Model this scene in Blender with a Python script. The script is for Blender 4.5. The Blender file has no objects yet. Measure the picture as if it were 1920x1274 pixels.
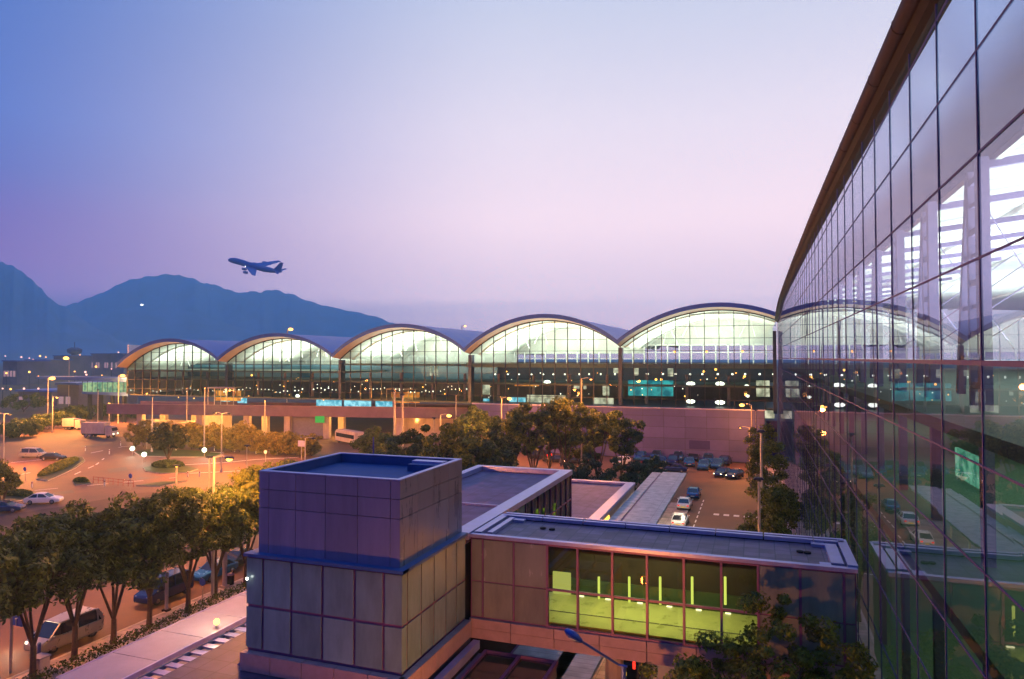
import bpy, math, random
from mathutils import Vector, Matrix
R = math.radians
random.seed(7)
sc = bpy.context.scene
COL = sc.collection

# ------------------------------------------------------------------ camera
W, H, F, CX, CY = 1920.0, 1274.0, 1297.0, 960.0, 637.0
CAMZ = 20.5
YAW, PITCH = R(19.53), math.atan(34 / F)
cam = bpy.data.objects.new('camera', bpy.data.cameras.new('camera'))
COL.objects.link(cam)
cam.location = (0, 0, CAMZ)
cam.rotation_euler = (R(90) + PITCH, 0, YAW)
cam.data.sensor_width = 36
cam.data.lens = 36 * F / W
cam.data.clip_start = .1
cam.data.clip_end = 20000
sc.camera = cam
ROT = cam.rotation_euler.to_matrix()

def ray(px, py):
    return ROT @ Vector(((px - CX) / F, -(py - CY) / F, -1.0))
def P(px, py, z=0.0):                      # where the sight line meets height z
    v = ray(px, py); t = (z - CAMZ) / v.z
    return Vector((v.x * t, v.y * t, z))
def D(px, py, d):                          # point at depth d
    v = ray(px, py)
    return Vector((0, 0, CAMZ)) + v * d
def PY(px, py, Y):                         # point on the plane y = Y
    v = ray(px, py); t = Y / v.y
    return Vector((v.x * t, Y, CAMZ + v.z * t))

# ------------------------------------------------------------------ materials
def lin(r, g, b):
    return tuple(((c / 255) / 12.92 if c / 255 < .04045 else ((c / 255 + .055) / 1.055) ** 2.4) for c in (r, g, b))
def nmat(name):
    m = bpy.data.materials.new(name); m.use_nodes = True
    nt = m.node_tree; nt.nodes.clear()
    return m, nt, nt.nodes.new('ShaderNodeOutputMaterial')
def mat(name, col, rough=.6, metal=0., var=.15, scale=2., bump=0., spec=.5, streak=1., detail=5., isl=0.):
    m, nt, out = nmat(name)
    b = nt.nodes.new('ShaderNodeBsdfPrincipled')
    b.inputs['Roughness'].default_value = rough; b.inputs['Metallic'].default_value = metal
    b.inputs['Specular IOR Level'].default_value = spec
    tc = nt.nodes.new('ShaderNodeTexCoord'); mp = nt.nodes.new('ShaderNodeMapping')
    geo = nt.nodes.new('ShaderNodeNewGeometry')
    nt.links.new(geo.outputs['Position'], mp.inputs[0])
    mp.inputs['Scale'].default_value = (1, 1, streak)
    n = nt.nodes.new('ShaderNodeTexNoise'); n.inputs['Scale'].default_value = scale; n.inputs['Detail'].default_value = detail
    n.inputs['Roughness'].default_value = .65
    nt.links.new(mp.outputs[0], n.inputs['Vector'])
    mr = nt.nodes.new('ShaderNodeMapRange')
    mr.inputs['From Min'].default_value = .3; mr.inputs['From Max'].default_value = .7
    mr.inputs['To Min'].default_value = 1 - var; mr.inputs['To Max'].default_value = 1 + var
    nt.links.new(n.outputs['Fac'], mr.inputs[0])
    mx = nt.nodes.new('ShaderNodeVectorMath'); mx.operation = 'SCALE'
    mx.inputs[0].default_value = col[:3]
    if isl:
        m3 = nt.nodes.new('ShaderNodeMapRange'); m3.inputs['To Min'].default_value = 1 - isl; m3.inputs['To Max'].default_value = 1 + isl
        nt.links.new(geo.outputs['Random Per Island'], m3.inputs[0])
        m4 = nt.nodes.new('ShaderNodeMath'); m4.operation = 'MULTIPLY'
        nt.links.new(m3.outputs[0], m4.inputs[0]); nt.links.new(mr.outputs[0], m4.inputs[1]); nt.links.new(m4.outputs[0], mx.inputs['Scale'])
    else: nt.links.new(mr.outputs[0], mx.inputs['Scale'])
    nt.links.new(mx.outputs[0], b.inputs['Base Color'])
    if bump:
        bp = nt.nodes.new('ShaderNodeBump'); bp.inputs['Strength'].default_value = bump; bp.inputs['Distance'].default_value = .03
        nt.links.new(n.outputs['Fac'], bp.inputs['Height']); nt.links.new(bp.outputs[0], b.inputs['Normal'])
    r2 = nt.nodes.new('ShaderNodeMapRange'); r2.inputs['To Min'].default_value = max(.02, rough - .12); r2.inputs['To Max'].default_value = min(1, rough + .12)
    nt.links.new(n.outputs['Fac'], r2.inputs[0]); nt.links.new(r2.outputs[0], b.inputs['Roughness'])
    nt.links.new(b.outputs[0], out.inputs[0])
    return m
def emit(name, col, s):
    m, nt, out = nmat(name)
    e = nt.nodes.new('ShaderNodeEmission'); e.inputs[0].default_value = (*col, 1); e.inputs[1].default_value = s
    nt.links.new(e.outputs[0], out.inputs[0]); return m
def emit_var(name, col, col2, s, scale=1.):
    m, nt, out = nmat(name)
    e = nt.nodes.new('ShaderNodeEmission'); e.inputs[1].default_value = s
    geo = nt.nodes.new('ShaderNodeNewGeometry')
    n = nt.nodes.new('ShaderNodeTexNoise'); n.inputs['Scale'].default_value = scale
    nt.links.new(geo.outputs['Position'], n.inputs['Vector'])
    cr = nt.nodes.new('ShaderNodeValToRGB'); cr.color_ramp.elements[0].position = .38; cr.color_ramp.elements[1].position = .62
    cr.color_ramp.elements[0].color = (*col2, 1); cr.color_ramp.elements[1].color = (*col, 1)
    nt.links.new(n.outputs['Fac'], cr.inputs[0]); nt.links.new(cr.outputs[0], e.inputs[0])
    nt.links.new(e.outputs[0], out.inputs[0]); return m
def glass(name, tint, ior, refl=(1, 1, 1), rough=0.0):
    m, nt, out = nmat(name)
    fr = nt.nodes.new('ShaderNodeFresnel'); fr.inputs[0].default_value = ior
    t = nt.nodes.new('ShaderNodeBsdfTransparent'); t.inputs[0].default_value = (*tint, 1)
    g = nt.nodes.new('ShaderNodeBsdfGlossy'); g.inputs['Color'].default_value = (*refl, 1); g.inputs['Roughness'].default_value = rough
    mx = nt.nodes.new('ShaderNodeMixShader')
    nt.links.new(fr.outputs[0], mx.inputs[0]); nt.links.new(t.outputs[0], mx.inputs[1]); nt.links.new(g.outputs[0], mx.inputs[2])
    nt.links.new(mx.outputs[0], out.inputs[0]); return m
def foliage(name, c1, c2):
    m, nt, out = nmat(name)
    b = nt.nodes.new('ShaderNodeBsdfPrincipled'); b.inputs['Roughness'].default_value = .5
    b.inputs['Specular IOR Level'].default_value = .3
    geo = nt.nodes.new('ShaderNodeNewGeometry')
    n = nt.nodes.new('ShaderNodeTexNoise'); n.inputs['Scale'].default_value = 1.1; n.inputs['Detail'].default_value = 3
    nt.links.new(geo.outputs['Position'], n.inputs['Vector'])
    ad = nt.nodes.new('ShaderNodeMath'); ad.operation = 'ADD'
    mu = nt.nodes.new('ShaderNodeMath'); mu.operation = 'MULTIPLY'; mu.inputs[1].default_value = .45
    nt.links.new(geo.outputs['Random Per Island'], mu.inputs[0])
    nt.links.new(n.outputs['Fac'], ad.inputs[0]); nt.links.new(mu.outputs[0], ad.inputs[1])
    cr = nt.nodes.new('ShaderNodeValToRGB'); cr.color_ramp.elements[0].position = .45; cr.color_ramp.elements[1].position = .95
    cr.color_ramp.elements[0].color = (*c1, 1); cr.color_ramp.elements[1].color = (*c2, 1)
    nt.links.new(ad.outputs[0], cr.inputs[0]); nt.links.new(cr.outputs[0], b.inputs['Base Color'])
    tr = nt.nodes.new('ShaderNodeBsdfTranslucent'); nt.links.new(cr.outputs[0], tr.inputs[0])
    mx = nt.nodes.new('ShaderNodeMixShader'); mx.inputs[0].default_value = .3
    nt.links.new(b.outputs[0], mx.inputs[1]); nt.links.new(tr.outputs[0], mx.inputs[2])
    nt.links.new(mx.outputs[0], out.inputs[0]); return m
def tiles(name, col, mortar, w, h, rough=.6, rot=0, var=.25):
    m, nt, out = nmat(name)
    b = nt.nodes.new('ShaderNodeBsdfPrincipled'); b.inputs['Roughness'].default_value = rough
    geo = nt.nodes.new('ShaderNodeNewGeometry'); mp = nt.nodes.new('ShaderNodeMapping'); mp.inputs['Rotation'].default_value = (0, 0, rot)
    nt.links.new(geo.outputs['Position'], mp.inputs[0])
    br = nt.nodes.new('ShaderNodeTexBrick'); br.offset = 0; br.inputs['Scale'].default_value = 1
    br.inputs['Brick Width'].default_value = w; br.inputs['Row Height'].default_value = h; br.inputs['Mortar Size'].default_value = .02
    br.inputs['Color1'].default_value = (*[c * (1 - var) for c in col], 1); br.inputs['Color2'].default_value = (*[c * (1 + var) for c in col], 1)
    br.inputs['Mortar'].default_value = (*mortar, 1)
    nt.links.new(mp.outputs[0], br.inputs['Vector'])
    n = nt.nodes.new('ShaderNodeTexNoise'); n.inputs['Scale'].default_value = 1.3; n.inputs['Detail'].default_value = 6
    nt.links.new(geo.outputs['Position'], n.inputs['Vector'])
    mr = nt.nodes.new('ShaderNodeMapRange'); mr.inputs['From Min'].default_value = .3; mr.inputs['From Max'].default_value = .7
    mr.inputs['To Min'].default_value = .7; mr.inputs['To Max'].default_value = 1.25
    nt.links.new(n.outputs['Fac'], mr.inputs[0])
    sv = nt.nodes.new('ShaderNodeVectorMath'); sv.operation = 'SCALE'
    nt.links.new(br.outputs['Color'], sv.inputs[0]); nt.links.new(mr.outputs[0], sv.inputs['Scale'])
    nt.links.new(sv.outputs[0], b.inputs['Base Color'])
    nt.links.new(b.outputs[0], out.inputs[0]); return m

M = dict(
    asphalt=mat('asphalt', (.12, .1, .1), .8, var=.3, scale=.35, bump=.1, detail=10),
    ground=mat('sodium_tinted_paving', (.09, .043, .027), .85, var=.35, scale=.08, detail=12),  # orange of the sodium lamps put into the ground colour
    road=mat('sodium_tinted_asphalt', (.11, .05, .03), .7, var=.38, scale=.22, detail=12),  # grey asphalt reddened to carry the lamplight
    pave=tiles('pavement_slabs', (.3, .24, .24), (.15, .12, .12), .9, .6),
    kerb=mat('kerb_concrete', (.4, .36, .34), .8, var=.2, scale=3),
    paint=mat('road_paint', (.75, .72, .7), .6, var=.2, scale=5),
    grass=foliage('grass', (.02, .035, .008), (.05, .075, .018)),
    leaf_bam=foliage('bamboo_leaf_lit', (.1, .085, .015), (.32, .25, .04)),  # leaf brightened so the bamboo looks lamplit
    leaf_dark=foliage('leaf_silhouette', (.01, .016, .006), (.035, .045, .012)),  # leaf darkened so the island tree reads as a silhouette
    glass_hall=glass('hall_glass', (.74, .85, .82), 2.6, (.86, .83, 1.0)),
    glass_term=glass('terminal_glass', (.84, .93, .89), 1.7, (.8, .85, 1)),
    glass_link=glass('link_glass', (.8, .8, .62), 1.55, (1, .9, .8)),
    mull=mat('purple_grey_aluminium', (.045, .035, .16), .6, 0, var=.1, spec=.12),
    mull_dark=mat('dark_aluminium', (.03, .035, .05), .4, .5, var=.1),
    eave=mat('bronze_eave_metal', (.03, .022, .04), .7, 0, var=.25, scale=1.5, spec=.08),
    black=mat('black_metal', (.012, .01, .016), .7, 0, spec=.08),
    roofmetal=mat('blue_roof_metal', (.05, .12, .4), .4, .5, var=.12, scale=.3),
    soffit=mat('cream_soffit', (.5, .42, .36), .55, .1, var=.1, scale=.5),
    pier_blue=mat('slate_blue_pier', (.02, .035, .07), .35, .3, var=.1),
    trim=mat('white_trim', (.8, .8, .76), .5, var=.05),
    ceil=mat('white_vault_ceiling', (.8, .82, .74), .7, var=.22, scale=.12, detail=8),
    ceil_hall=mat('white_hall_ceiling', (.85, .86, .84), .7, var=.14, scale=.6),
    slab=mat('floor_slab', (.12, .17, .15), .6, var=.2),
    dark=mat('dark_interior', (.02, .03, .04), .7, var=.5, scale=.3),
    teal=mat('teal_hill_reflection', (.02, .1, .14), .3, .1, var=.4, scale=.1),  # teal of hills mirrored in the glazing, as a colour
    whitesteel=mat('white_steel', (.7, .72, .68), .5, var=.05),
    purplesteel=mat('steel_lilac_reflection', (.26, .2, .46), .5, var=.08),  # lilac is reflected purple, put into the mast colour
    clad_purple=mat('purple_cladding', (.165, .155, .27), .42, .1, var=.14, scale=2.2, streak=.15, isl=.1),
    clad_green=mat('frosted_green_panel', (.17, .245, .265), .2, .15, var=.2, scale=1.6, spec=.6, streak=.3, isl=.12),
    clad_brown=mat('frosted_brown_panel', (.2, .205, .18), .24, .1, var=.18, scale=1.6, spec=.6, streak=.3, isl=.1),
    frame_purple=mat('purple_frame', (.19, .07, .17), .45, .3, var=.1),
    coping=mat('lilac_metal_coping', (.36, .34, .6), .35, .5, var=.15, scale=1.5),
    coping_blue=mat('blue_metal_flashing', (.05, .1, .27), .5, .1, var=.15),
    roof_blue=mat('blue_roof_membrane', (.025, .06, .2), .7, var=.2, scale=1.5, detail=8),
    roof_purple=tiles('dull_purple_roof_membrane', (.12, .08, .17), (.06, .04, .09), 1.6, 7, .7, var=.1),
    roof_tile=tiles('roof_pavers', (.14, .085, .15), (.05, .04, .08), .6, .6, .55),  # red of the warm light on the roof mixed into the pavers
    terrace=tiles('terrace_pavers', (.045, .035, .09), (.02, .015, .04), .9, .9, .6),
    plinth=mat('pink_stone_plinth', (.33, .21, .22), .6, var=.15, scale=2.5),
    stone=tiles('stone_wall_cladding', (.2, .13, .2), (.09, .06, .1), 3.0, 2.0, .6),
    concrete=mat('concrete', (.4, .33, .33), .8, var=.2, scale=1.2, streak=.3),
    concrete_dk=mat('stained_concrete', (.26, .2, .22), .85, var=.25, scale=.8, streak=.3),
    canopy=tiles('canopy_panels', (.45, .4, .42), (.25, .2, .22), 2.4, .5, .5, var=.08),
    canopy2=mat('pale_canopy_sheet', (.21, .2, .31), .5, .1, var=.15, scale=.8),
    bark=mat('bark', (.07, .045, .03), .9, var=.4, scale=6, bump=.4),
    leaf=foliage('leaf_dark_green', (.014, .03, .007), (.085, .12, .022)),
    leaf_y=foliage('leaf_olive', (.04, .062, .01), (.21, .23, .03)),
    leaf_b=foliage('leaf_cool_green', (.01, .03, .015), (.035, .075, .03)),
    pole=mat('galvanised_pole', (.45, .42, .38), .45, .6, var=.15),
    blue=mat('blue_painted_metal', (.02, .05, .3), .35, .3, var=.1),
    chrome=mat('silver_metal', (.6, .6, .6), .25, .9, var=.05),
    tyre=mat('tyre_rubber', (.015, .015, .015), .85),
    carglass=mat('tinted_car_glass', (.012, .016, .03), .08, .0, spec=.9, var=.05),
    silver=mat('silver_car_paint', (.42, .4, .38), .3, .6, var=.03),
    white=mat('white_car_paint', (.78, .78, .8), .25, .0, var=.03, spec=.7),
    navy=mat('navy_car_paint', (.015, .03, .13), .22, .3, var=.05, spec=.8),
    bluecar=mat('blue_car_paint', (.02, .12, .32), .25, .3, var=.05, spec=.8),
    blackcar=mat('black_car_paint', (.012, .012, .02), .22, .2, var=.05, spec=.8),
    redcar=mat('red_car_paint', (.3, .02, .02), .25, .1, var=.05, spec=.8),
    lamp_na=emit('sodium_lamp_glow', (1, .42, .07), 7),
    lamp_na_s=emit('sodium_fitting_glow', (1, .42, .07), 5),
    lamp_w=emit('white_lamp_glow', (1, .97, .85), 8),
    lamp_w2=emit('white_ceiling_lamp_glow', (1, .97, .8), 3),
    lamp_globe=emit('globe_lamp_glow', (.9, 1, .7), 4),
    head=emit('headlamp_glow', (1, .8, .5), 12),
    tail=emit('tail_lamp_glow', (1, .04, .02), 1.8),
    plate=emit('lit_number_plate', (1, .6, .06), .9),
    tube=emit('yellow_green_tube_glow', (.75, .85, .22), 1.6),
    shop=emit_var('teal_shop_glow', (.05, .5, .5), (.01, .15, .2), 1.0, .6),
    shop_b=emit_var('pale_blue_shop_glow', (.35, .8, .9), (.05, .35, .5), 1.1, .8),
    shop_w=emit_var('warm_room_glow', (.9, .85, .6), (.3, .3, .2), .9, .7),
    shop_o=emit_var('orange_shelter_glow', (1, .4, .05), (.35, .08, .01), 1.2, .5),
    winpanel=emit_var('green_window_glow', (.3, .75, .5), (.05, .3, .2), .8, 1),
    door=emit('pale_doorway_glow', (.72, .75, .25), .9),
    floor_g=mat('yellow_green_floor', (.42, .44, .17), .3, var=.15, scale=1.2),
    bldg=mat('far_building_wall', (.1, .1, .16), .8, var=.3, scale=.1),
    plane=mat('airliner_paint', (.005, .09, .42), .45, 0, var=.1),
    hill=mat('haze_blue_hillside', (.03, .1, .24), .95, var=.5, scale=.007, detail=10),  # blue of the haze in front put into the hillside colour
    skin=mat('skin', (.4, .2, .14), .6), cloth=mat('dark_cloth', (.05, .04, .07), .9),
    sign_blue=mat('blue_sign_face', (.02, .06, .4), .4), sign_white=mat('white_sign_face', (.7, .7, .7), .5),
)

# ------------------------------------------------------------------ mesh builder
class MB:
    def __init__(s): s.v = []; s.f = []
    def add(s, vs, fs):
        b = len(s.v); s.v += [tuple(v) for v in vs]; s.f += [tuple(i + b for i in f) for f in fs]; return s
    def quad(s, *p): return s.add(p, [tuple(range(len(p)))])
    def box(s, x0, x1, y0, y1, z0, z1):
        if x0 > x1: x0, x1 = x1, x0
        if y0 > y1: y0, y1 = y1, y0
        if z0 > z1: z0, z1 = z1, z0
        return s.add([(x0, y0, z0), (x1, y0, z0), (x1, y1, z0), (x0, y1, z0), (x0, y0, z1), (x1, y0, z1), (x1, y1, z1), (x0, y1, z1)],
                     [(0, 3, 2, 1), (4, 5, 6, 7), (0, 1, 5, 4), (1, 2, 6, 5), (2, 3, 7, 6), (3, 0, 4, 7)])
    def bar(s, p, q, w, h=None):            # rectangular bar
        h = h or w; p = Vector(p); q = Vector(q); a = (q - p).normalized()
        u = a.cross(Vector((0, 0, 1)))
        if u.length < .01: u = Vector((1, 0, 0))
        u.normalize(); v = u.cross(a).normalized(); u = u * w / 2; v = v * h / 2
        vs = [p - u - v, p + u - v, p + u + v, p - u + v, q - u - v, q + u - v, q + u + v, q - u + v]
        return s.add(vs, [(3, 2, 1, 0), (4, 5, 6, 7), (0, 1, 5, 4), (1, 2, 6, 5), (2, 3, 7, 6), (3, 0, 4, 7)])
    def path(s, pts, rs, n=8):
        pts = [Vector(p) for p in pts]
        if not isinstance(rs, (list, tuple)): rs = [rs] * len(pts)
        rings = []; b = len(s.v)
        for i, p in enumerate(pts):
            a = (pts[min(i + 1, len(pts) - 1)] - pts[max(i - 1, 0)]).normalized()
            ref = Vector((0, 0, 1)) if abs(a.z) < .9 else Vector((1, 0, 0))
            u = a.cross(ref).normalized(); v = a.cross(u).normalized()
            for k in range(n):
                t = 2 * math.pi * k / n
                s.v.append(tuple(p + (u * math.cos(t) + v * math.sin(t)) * rs[i]))
        for i in range(len(pts) - 1):
            for k in range(n):
                k2 = (k + 1) % n
                s.f.append((b + i * n + k, b + i * n + k2, b + (i + 1) * n + k2, b + (i + 1) * n + k))
        s.f.append(tuple(b + k for k in reversed(range(n)))); s.f.append(tuple(b + (len(pts) - 1) * n + k for k in range(n)))
        return s
    def loft(s, loops, cap=True):
        b = len(s.v); n = len(loops[0])
        for l in loops: s.v += [tuple(p) for p in l]
        for i in range(len(loops) - 1):
            for k in range(n):
                k2 = (k + 1) % n
                s.f.append((b + i * n + k, b + i * n + k2, b + (i + 1) * n + k2, b + (i + 1) * n + k))
        if cap:
            s.f.append(tuple(b + k for k in reversed(range(n)))); s.f.append(tuple(b + (len(loops) - 1) * n + k for k in range(n)))
        return s
    def prism(s, pts, z0, z1):
        n = len(pts)
        vs = [(p[0], p[1], z0) for p in pts] + [(p[0], p[1], z1) for p in pts]
        fs = [tuple(reversed(range(n))), tuple(range(n, 2 * n))] + [(i, (i + 1) % n, n + (i + 1) % n, n + i) for i in range(n)]
        return s.add(vs, fs)
    def ball(s, c, r, n=10, sz=1.):
        m = n // 2; c = Vector(c); loops = []
        for i in range(m + 1):
            t = math.pi * (i + .02) / (m + .04) - math.pi / 2
            loops.append([c + Vector((r * math.cos(t) * math.cos(2 * math.pi * k / n), r * math.cos(t) * math.sin(2 * math.pi * k / n), r * sz * math.sin(t))) for k in range(n)])
        return s.loft(loops)
    def mesh(s, name, m, o=(0, 0, 0), smooth=False):
        me = bpy.data.meshes.new(name)
        me.from_pydata([(v[0] - o[0], v[1] - o[1], v[2] - o[2]) for v in s.v], [], s.f)
        me.materials.append(m)
        if smooth: me.polygons.foreach_set('use_smooth', [True] * len(me.polygons))
        me.update(); return me
    def build(s, name, m, parent=None, world=True, smooth=False):
        o = (0, 0, 0)
        if world and parent is not None:
            q = parent
            while q is not None: o = (o[0] + q.location.x, o[1] + q.location.y, o[2] + q.location.z); q = q.parent
        ob = bpy.data.objects.new(name, s.mesh(name, m, o, smooth)); COL.objects.link(ob)
        if parent is not None: ob.parent = parent
        return ob

def tag(o, label=None, cat=None, group=None, kind=None):
    if label: o['label'] = label
    if cat: o['category'] = cat
    if group: o['group'] = group
    if kind: o['kind'] = kind
    return o
def thing(name, label, cat, loc=(0, 0, 0), group=None, rz=0):
    o = bpy.data.objects.new(name, None); COL.objects.link(o); o.location = loc; o.rotation_euler = (0, 0, rz)
    o.empty_display_size = .3
    return tag(o, label, cat, group)
def copy_tree(o, parent=None):
    c = o.copy(); COL.objects.link(c); c.parent = parent
    for ch in KIDS(o): copy_tree(ch, c)
    return c
def KIDS(o): return [x for x in list(o.children)]
def shift(o, loc, rz=0, s=1.):
    o.location = loc; o.rotation_euler = (0, 0, rz); o.scale = (s, s, s); return o
def point(name, loc, power, col, r=.25, parent=None):
    l = bpy.data.lights.new(name, 'POINT'); l.energy = power; l.color = col; l.shadow_soft_size = r
    o = bpy.data.objects.new(name, l); COL.objects.link(o); o.location = loc; return o
def area(name, loc, sx, sy, power, col, up=True):
    l = bpy.data.lights.new(name, 'AREA'); l.shape = 'RECTANGLE'; l.size = sx; l.size_y = sy; l.energy = power; l.color = col
    o = bpy.data.objects.new(name, l); COL.objects.link(o); o.location = loc
    o.rotation_euler = (math.pi if up else 0, 0, 0); return o
SODIUM = (1, .32, .055)

# ------------------------------------------------------------------ world
world = bpy.data.worlds.new('World'); sc.world = world; world.use_nodes = True
nt = world.node_tree; nt.nodes.clear()
def N(t, **k):
    n = nt.nodes.new(t)
    for a, b in k.items(): setattr(n, a, b)
    return n
HAZE_D, HAZE_TOP, HAZE_C, SKYS = .00028, 650., (.085, .17, .42), 6.0
def behind_haze(c, sz):                     # radiance the sky needs so that it shows as c through the haze
    T = math.exp(-HAZE_D * min(7800, (HAZE_TOP - 20) / max(sz, .001)))
    return [max(.01, (v - h * (1 - T)) / T) for v, h in zip(c, HAZE_C)]
out = N('ShaderNodeOutputWorld'); bg = N('ShaderNodeBackground'); nt.links.new(bg.outputs[0], out.inputs[0])
tc = N('ShaderNodeTexCoord'); sx = N('ShaderNodeSeparateXYZ'); nt.links.new(tc.outputs['Generated'], sx.inputs[0])
def math_(op, a, b=None):
    n = N('ShaderNodeMath', operation=op)
    for i, v in enumerate((a, b)):
        if v is None: continue
        if isinstance(v, (int, float)): n.inputs[i].default_value = v
        else: nt.links.new(v, n.inputs[i])
    return n.outputs[0]
def ramp(fac, stops, less=None):
    r = N('ShaderNodeValToRGB'); e = r.color_ramp.elements; r.color_ramp.interpolation = 'B_SPLINE' if False else 'EASE'
    r.color_ramp.interpolation = 'LINEAR'
    def at_(p):
        for (p0, c0), (p1, c1) in zip(stops, stops[1:]):
            if p <= p1:
                t = (p - p0) / (p1 - p0); return [x + (y - x) * t for x, y in zip(c0, c1)]
        return stops[-1][1]
    def at2_(p, st):
        for (p0, c0), (p1, c1) in zip(st, st[1:]):
            if p <= p1: t = (p - p0) / (p1 - p0); return [x + (y - x) * t for x, y in zip(c0, c1)]
        return st[-1][1]
    stops = [(p, lin(*at_(p))) for p in [i * .014 for i in range(14)] + [.2, .22, .25, .28, .32, .36, .4, .45, .5, .6, .7, 1]]
    if less: stops = [(p, [max(.008, (v - .12 * w) / .88) for v, w in zip(c, lin(*at2_(p, less)))]) for p, c in stops]
    while len(e) < len(stops): e.new(.5)
    for i, (p, c) in enumerate(stops): e[i].position = p; e[i].color = (*[v / SKYS for v in behind_haze(c, p)], 1)
    nt.links.new(fac, r.inputs[0]); return r.outputs[0]
z = sx.outputs[2]
RST = [(0, (198, 176, 214)), (.08, (212, 195, 222)), (.19, (243, 221, 238)), (.32, (228, 219, 238)), (.45, (202, 207, 232)), (.7, (140, 175, 240)), (1, (110, 160, 245))]
right = ramp(z, RST)
left = ramp(z, [(0, (118, 108, 180)), (.06, (124, 112, 190)), (.12, (130, 114, 188)), (.17, (122, 118, 190)), (.28, (92, 128, 202)), (.39, (68, 124, 198)), (.6, (84, 128, 212)), (1, (92, 140, 230))], less=RST)
hl = math_('SQRT', math_('ADD', math_('MULTIPLY', sx.outputs[0], sx.outputs[0]), math_('MULTIPLY', sx.outputs[1], sx.outputs[1])))
a = math_('DIVIDE', sx.outputs[0], math_('MAXIMUM', hl, .001))
mr = N('ShaderNodeMapRange', interpolation_type='SMOOTHSTEP'); nt.links.new(a, mr.inputs[0])
mr.inputs['From Min'].default_value = -.985; mr.inputs['From Max'].default_value = -.29
mr2 = N('ShaderNodeMapRange', interpolation_type='SMOOTHSTEP'); nt.links.new(math_('DIVIDE', sx.outputs[1], math_('MAXIMUM', hl, .001)), mr2.inputs[0])
mr2.inputs['From Min'].default_value = -.3; mr2.inputs['From Max'].default_value = .5
fac = math_('MULTIPLY', mr.outputs[0], mr2.outputs[0])
mixc = N('ShaderNodeMix', data_type='RGBA'); nt.links.new(fac, mixc.inputs[0]); nt.links.new(left, mixc.inputs[6]); nt.links.new(right, mixc.inputs[7])
sky = N('ShaderNodeTexSky'); sky.sky_type = 'NISHITA'; sky.sun_disc = False
SUN_EL, SUN_AZ = R(2), R(8)
sky.sun_elevation = SUN_EL; sky.sun_rotation = SUN_AZ; sky.air_density = 1.5; sky.dust_density = 2
sc1 = N('ShaderNodeVectorMath', operation='SCALE'); nt.links.new(sky.outputs[0], sc1.inputs[0]); sc1.inputs['Scale'].default_value = .0015
adds = N('ShaderNodeVectorMath', operation='ADD'); nt.links.new(mixc.outputs[2], adds.inputs[0]); nt.links.new(sc1.outputs[0], adds.inputs[1])
nt.links.new(adds.outputs[0], bg.inputs[0]); bg.inputs[1].default_value = SKYS

sun = bpy.data.objects.new('sun', bpy.data.lights.new('sun', 'SUN')); COL.objects.link(sun)
sun.data.energy = .25; sun.data.angle = R(15); sun.data.color = (1, .6, .7)
sd = Vector((math.sin(SUN_AZ) * math.cos(R(6)), math.cos(SUN_AZ) * math.cos(R(6)), math.sin(R(6))))
sun.rotation_euler = sd.to_track_quat('Z', 'Y').to_euler()

# ------------------------------------------------------------------ setting: ground, roads, hills, haze
def disc(r, n=64): return [(r * math.cos(2 * math.pi * i / n), r * math.sin(2 * math.pi * i / n)) for i in range(n)]
g = MB(); g.quad((-8900, -3000, 0), (5000, -3000, 0), (5000, 7800, 0), (-8900, 7800, 0)); tag(g.build('ground', M['ground']), kind='structure')
def sheet(name, pts, z, m, px=True, label=None):
    g = MB(); q = [P(*p) if px else p for p in pts]
    g.quad(*[(p[0], p[1], z) for p in q])
    return tag(g.build(name, m), kind='structure')
def flat_face(ob):                          # make sheets face up
    me = ob.data
    if me.polygons[0].normal.z < 0: me.flip_normals()
flat_face(sheet('road', [(-43.9 - 1.2 - 14, -20, 0), (-45.1, -20, 0), (-45.1, 92, 0), (-59, 92, 0)], .004, M['road'], px=False))
flat_face(sheet('road', [(-400, 830), (-200, 985), (20, 965), (130, 948), (260, 925), (420, 915), (520, 925), (600, 905), (760, 890), (900, 868), (700, 835), (420, 830), (250, 812), (120, 806), (-60, 806)], .008, M['road']))
flat_face(sheet('road', [(-8.9, 8, 0), (.2, 8, 0), (.2, 142, 0), (-60, 142, 0), (-60, 104, 0), (-8.9, 104, 0)], .012, M['road'], px=False))
flat_face(sheet('pavement', [(.2, 8, 0), (3.8, 8, 0), (3.8, 146, 0), (.2, 146, 0)], .10, M['pave'], px=False))
g = MB(); g.box(.0, .2, 8, 146, 0, .12); g.box(-9.1, -8.9, 8, 100, 0, .12); g.box(-45.1, -44.9, -10, 95, 0, .13); tag(g.build('kerb', M['kerb']), kind='structure')
flat_face(sheet('pavement', [(-19, 8, 0), (-9.1, 8, 0), (-9.1, 100, 0), (-19, 100, 0)], .10, M['pave'], px=False))
flat_face(sheet('pavement', [(-44.9, -10, 0), (-33, -10, 0), (-33, 95, 0), (-44.9, 95, 0)], .10, M['pave'], px=False))

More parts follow.
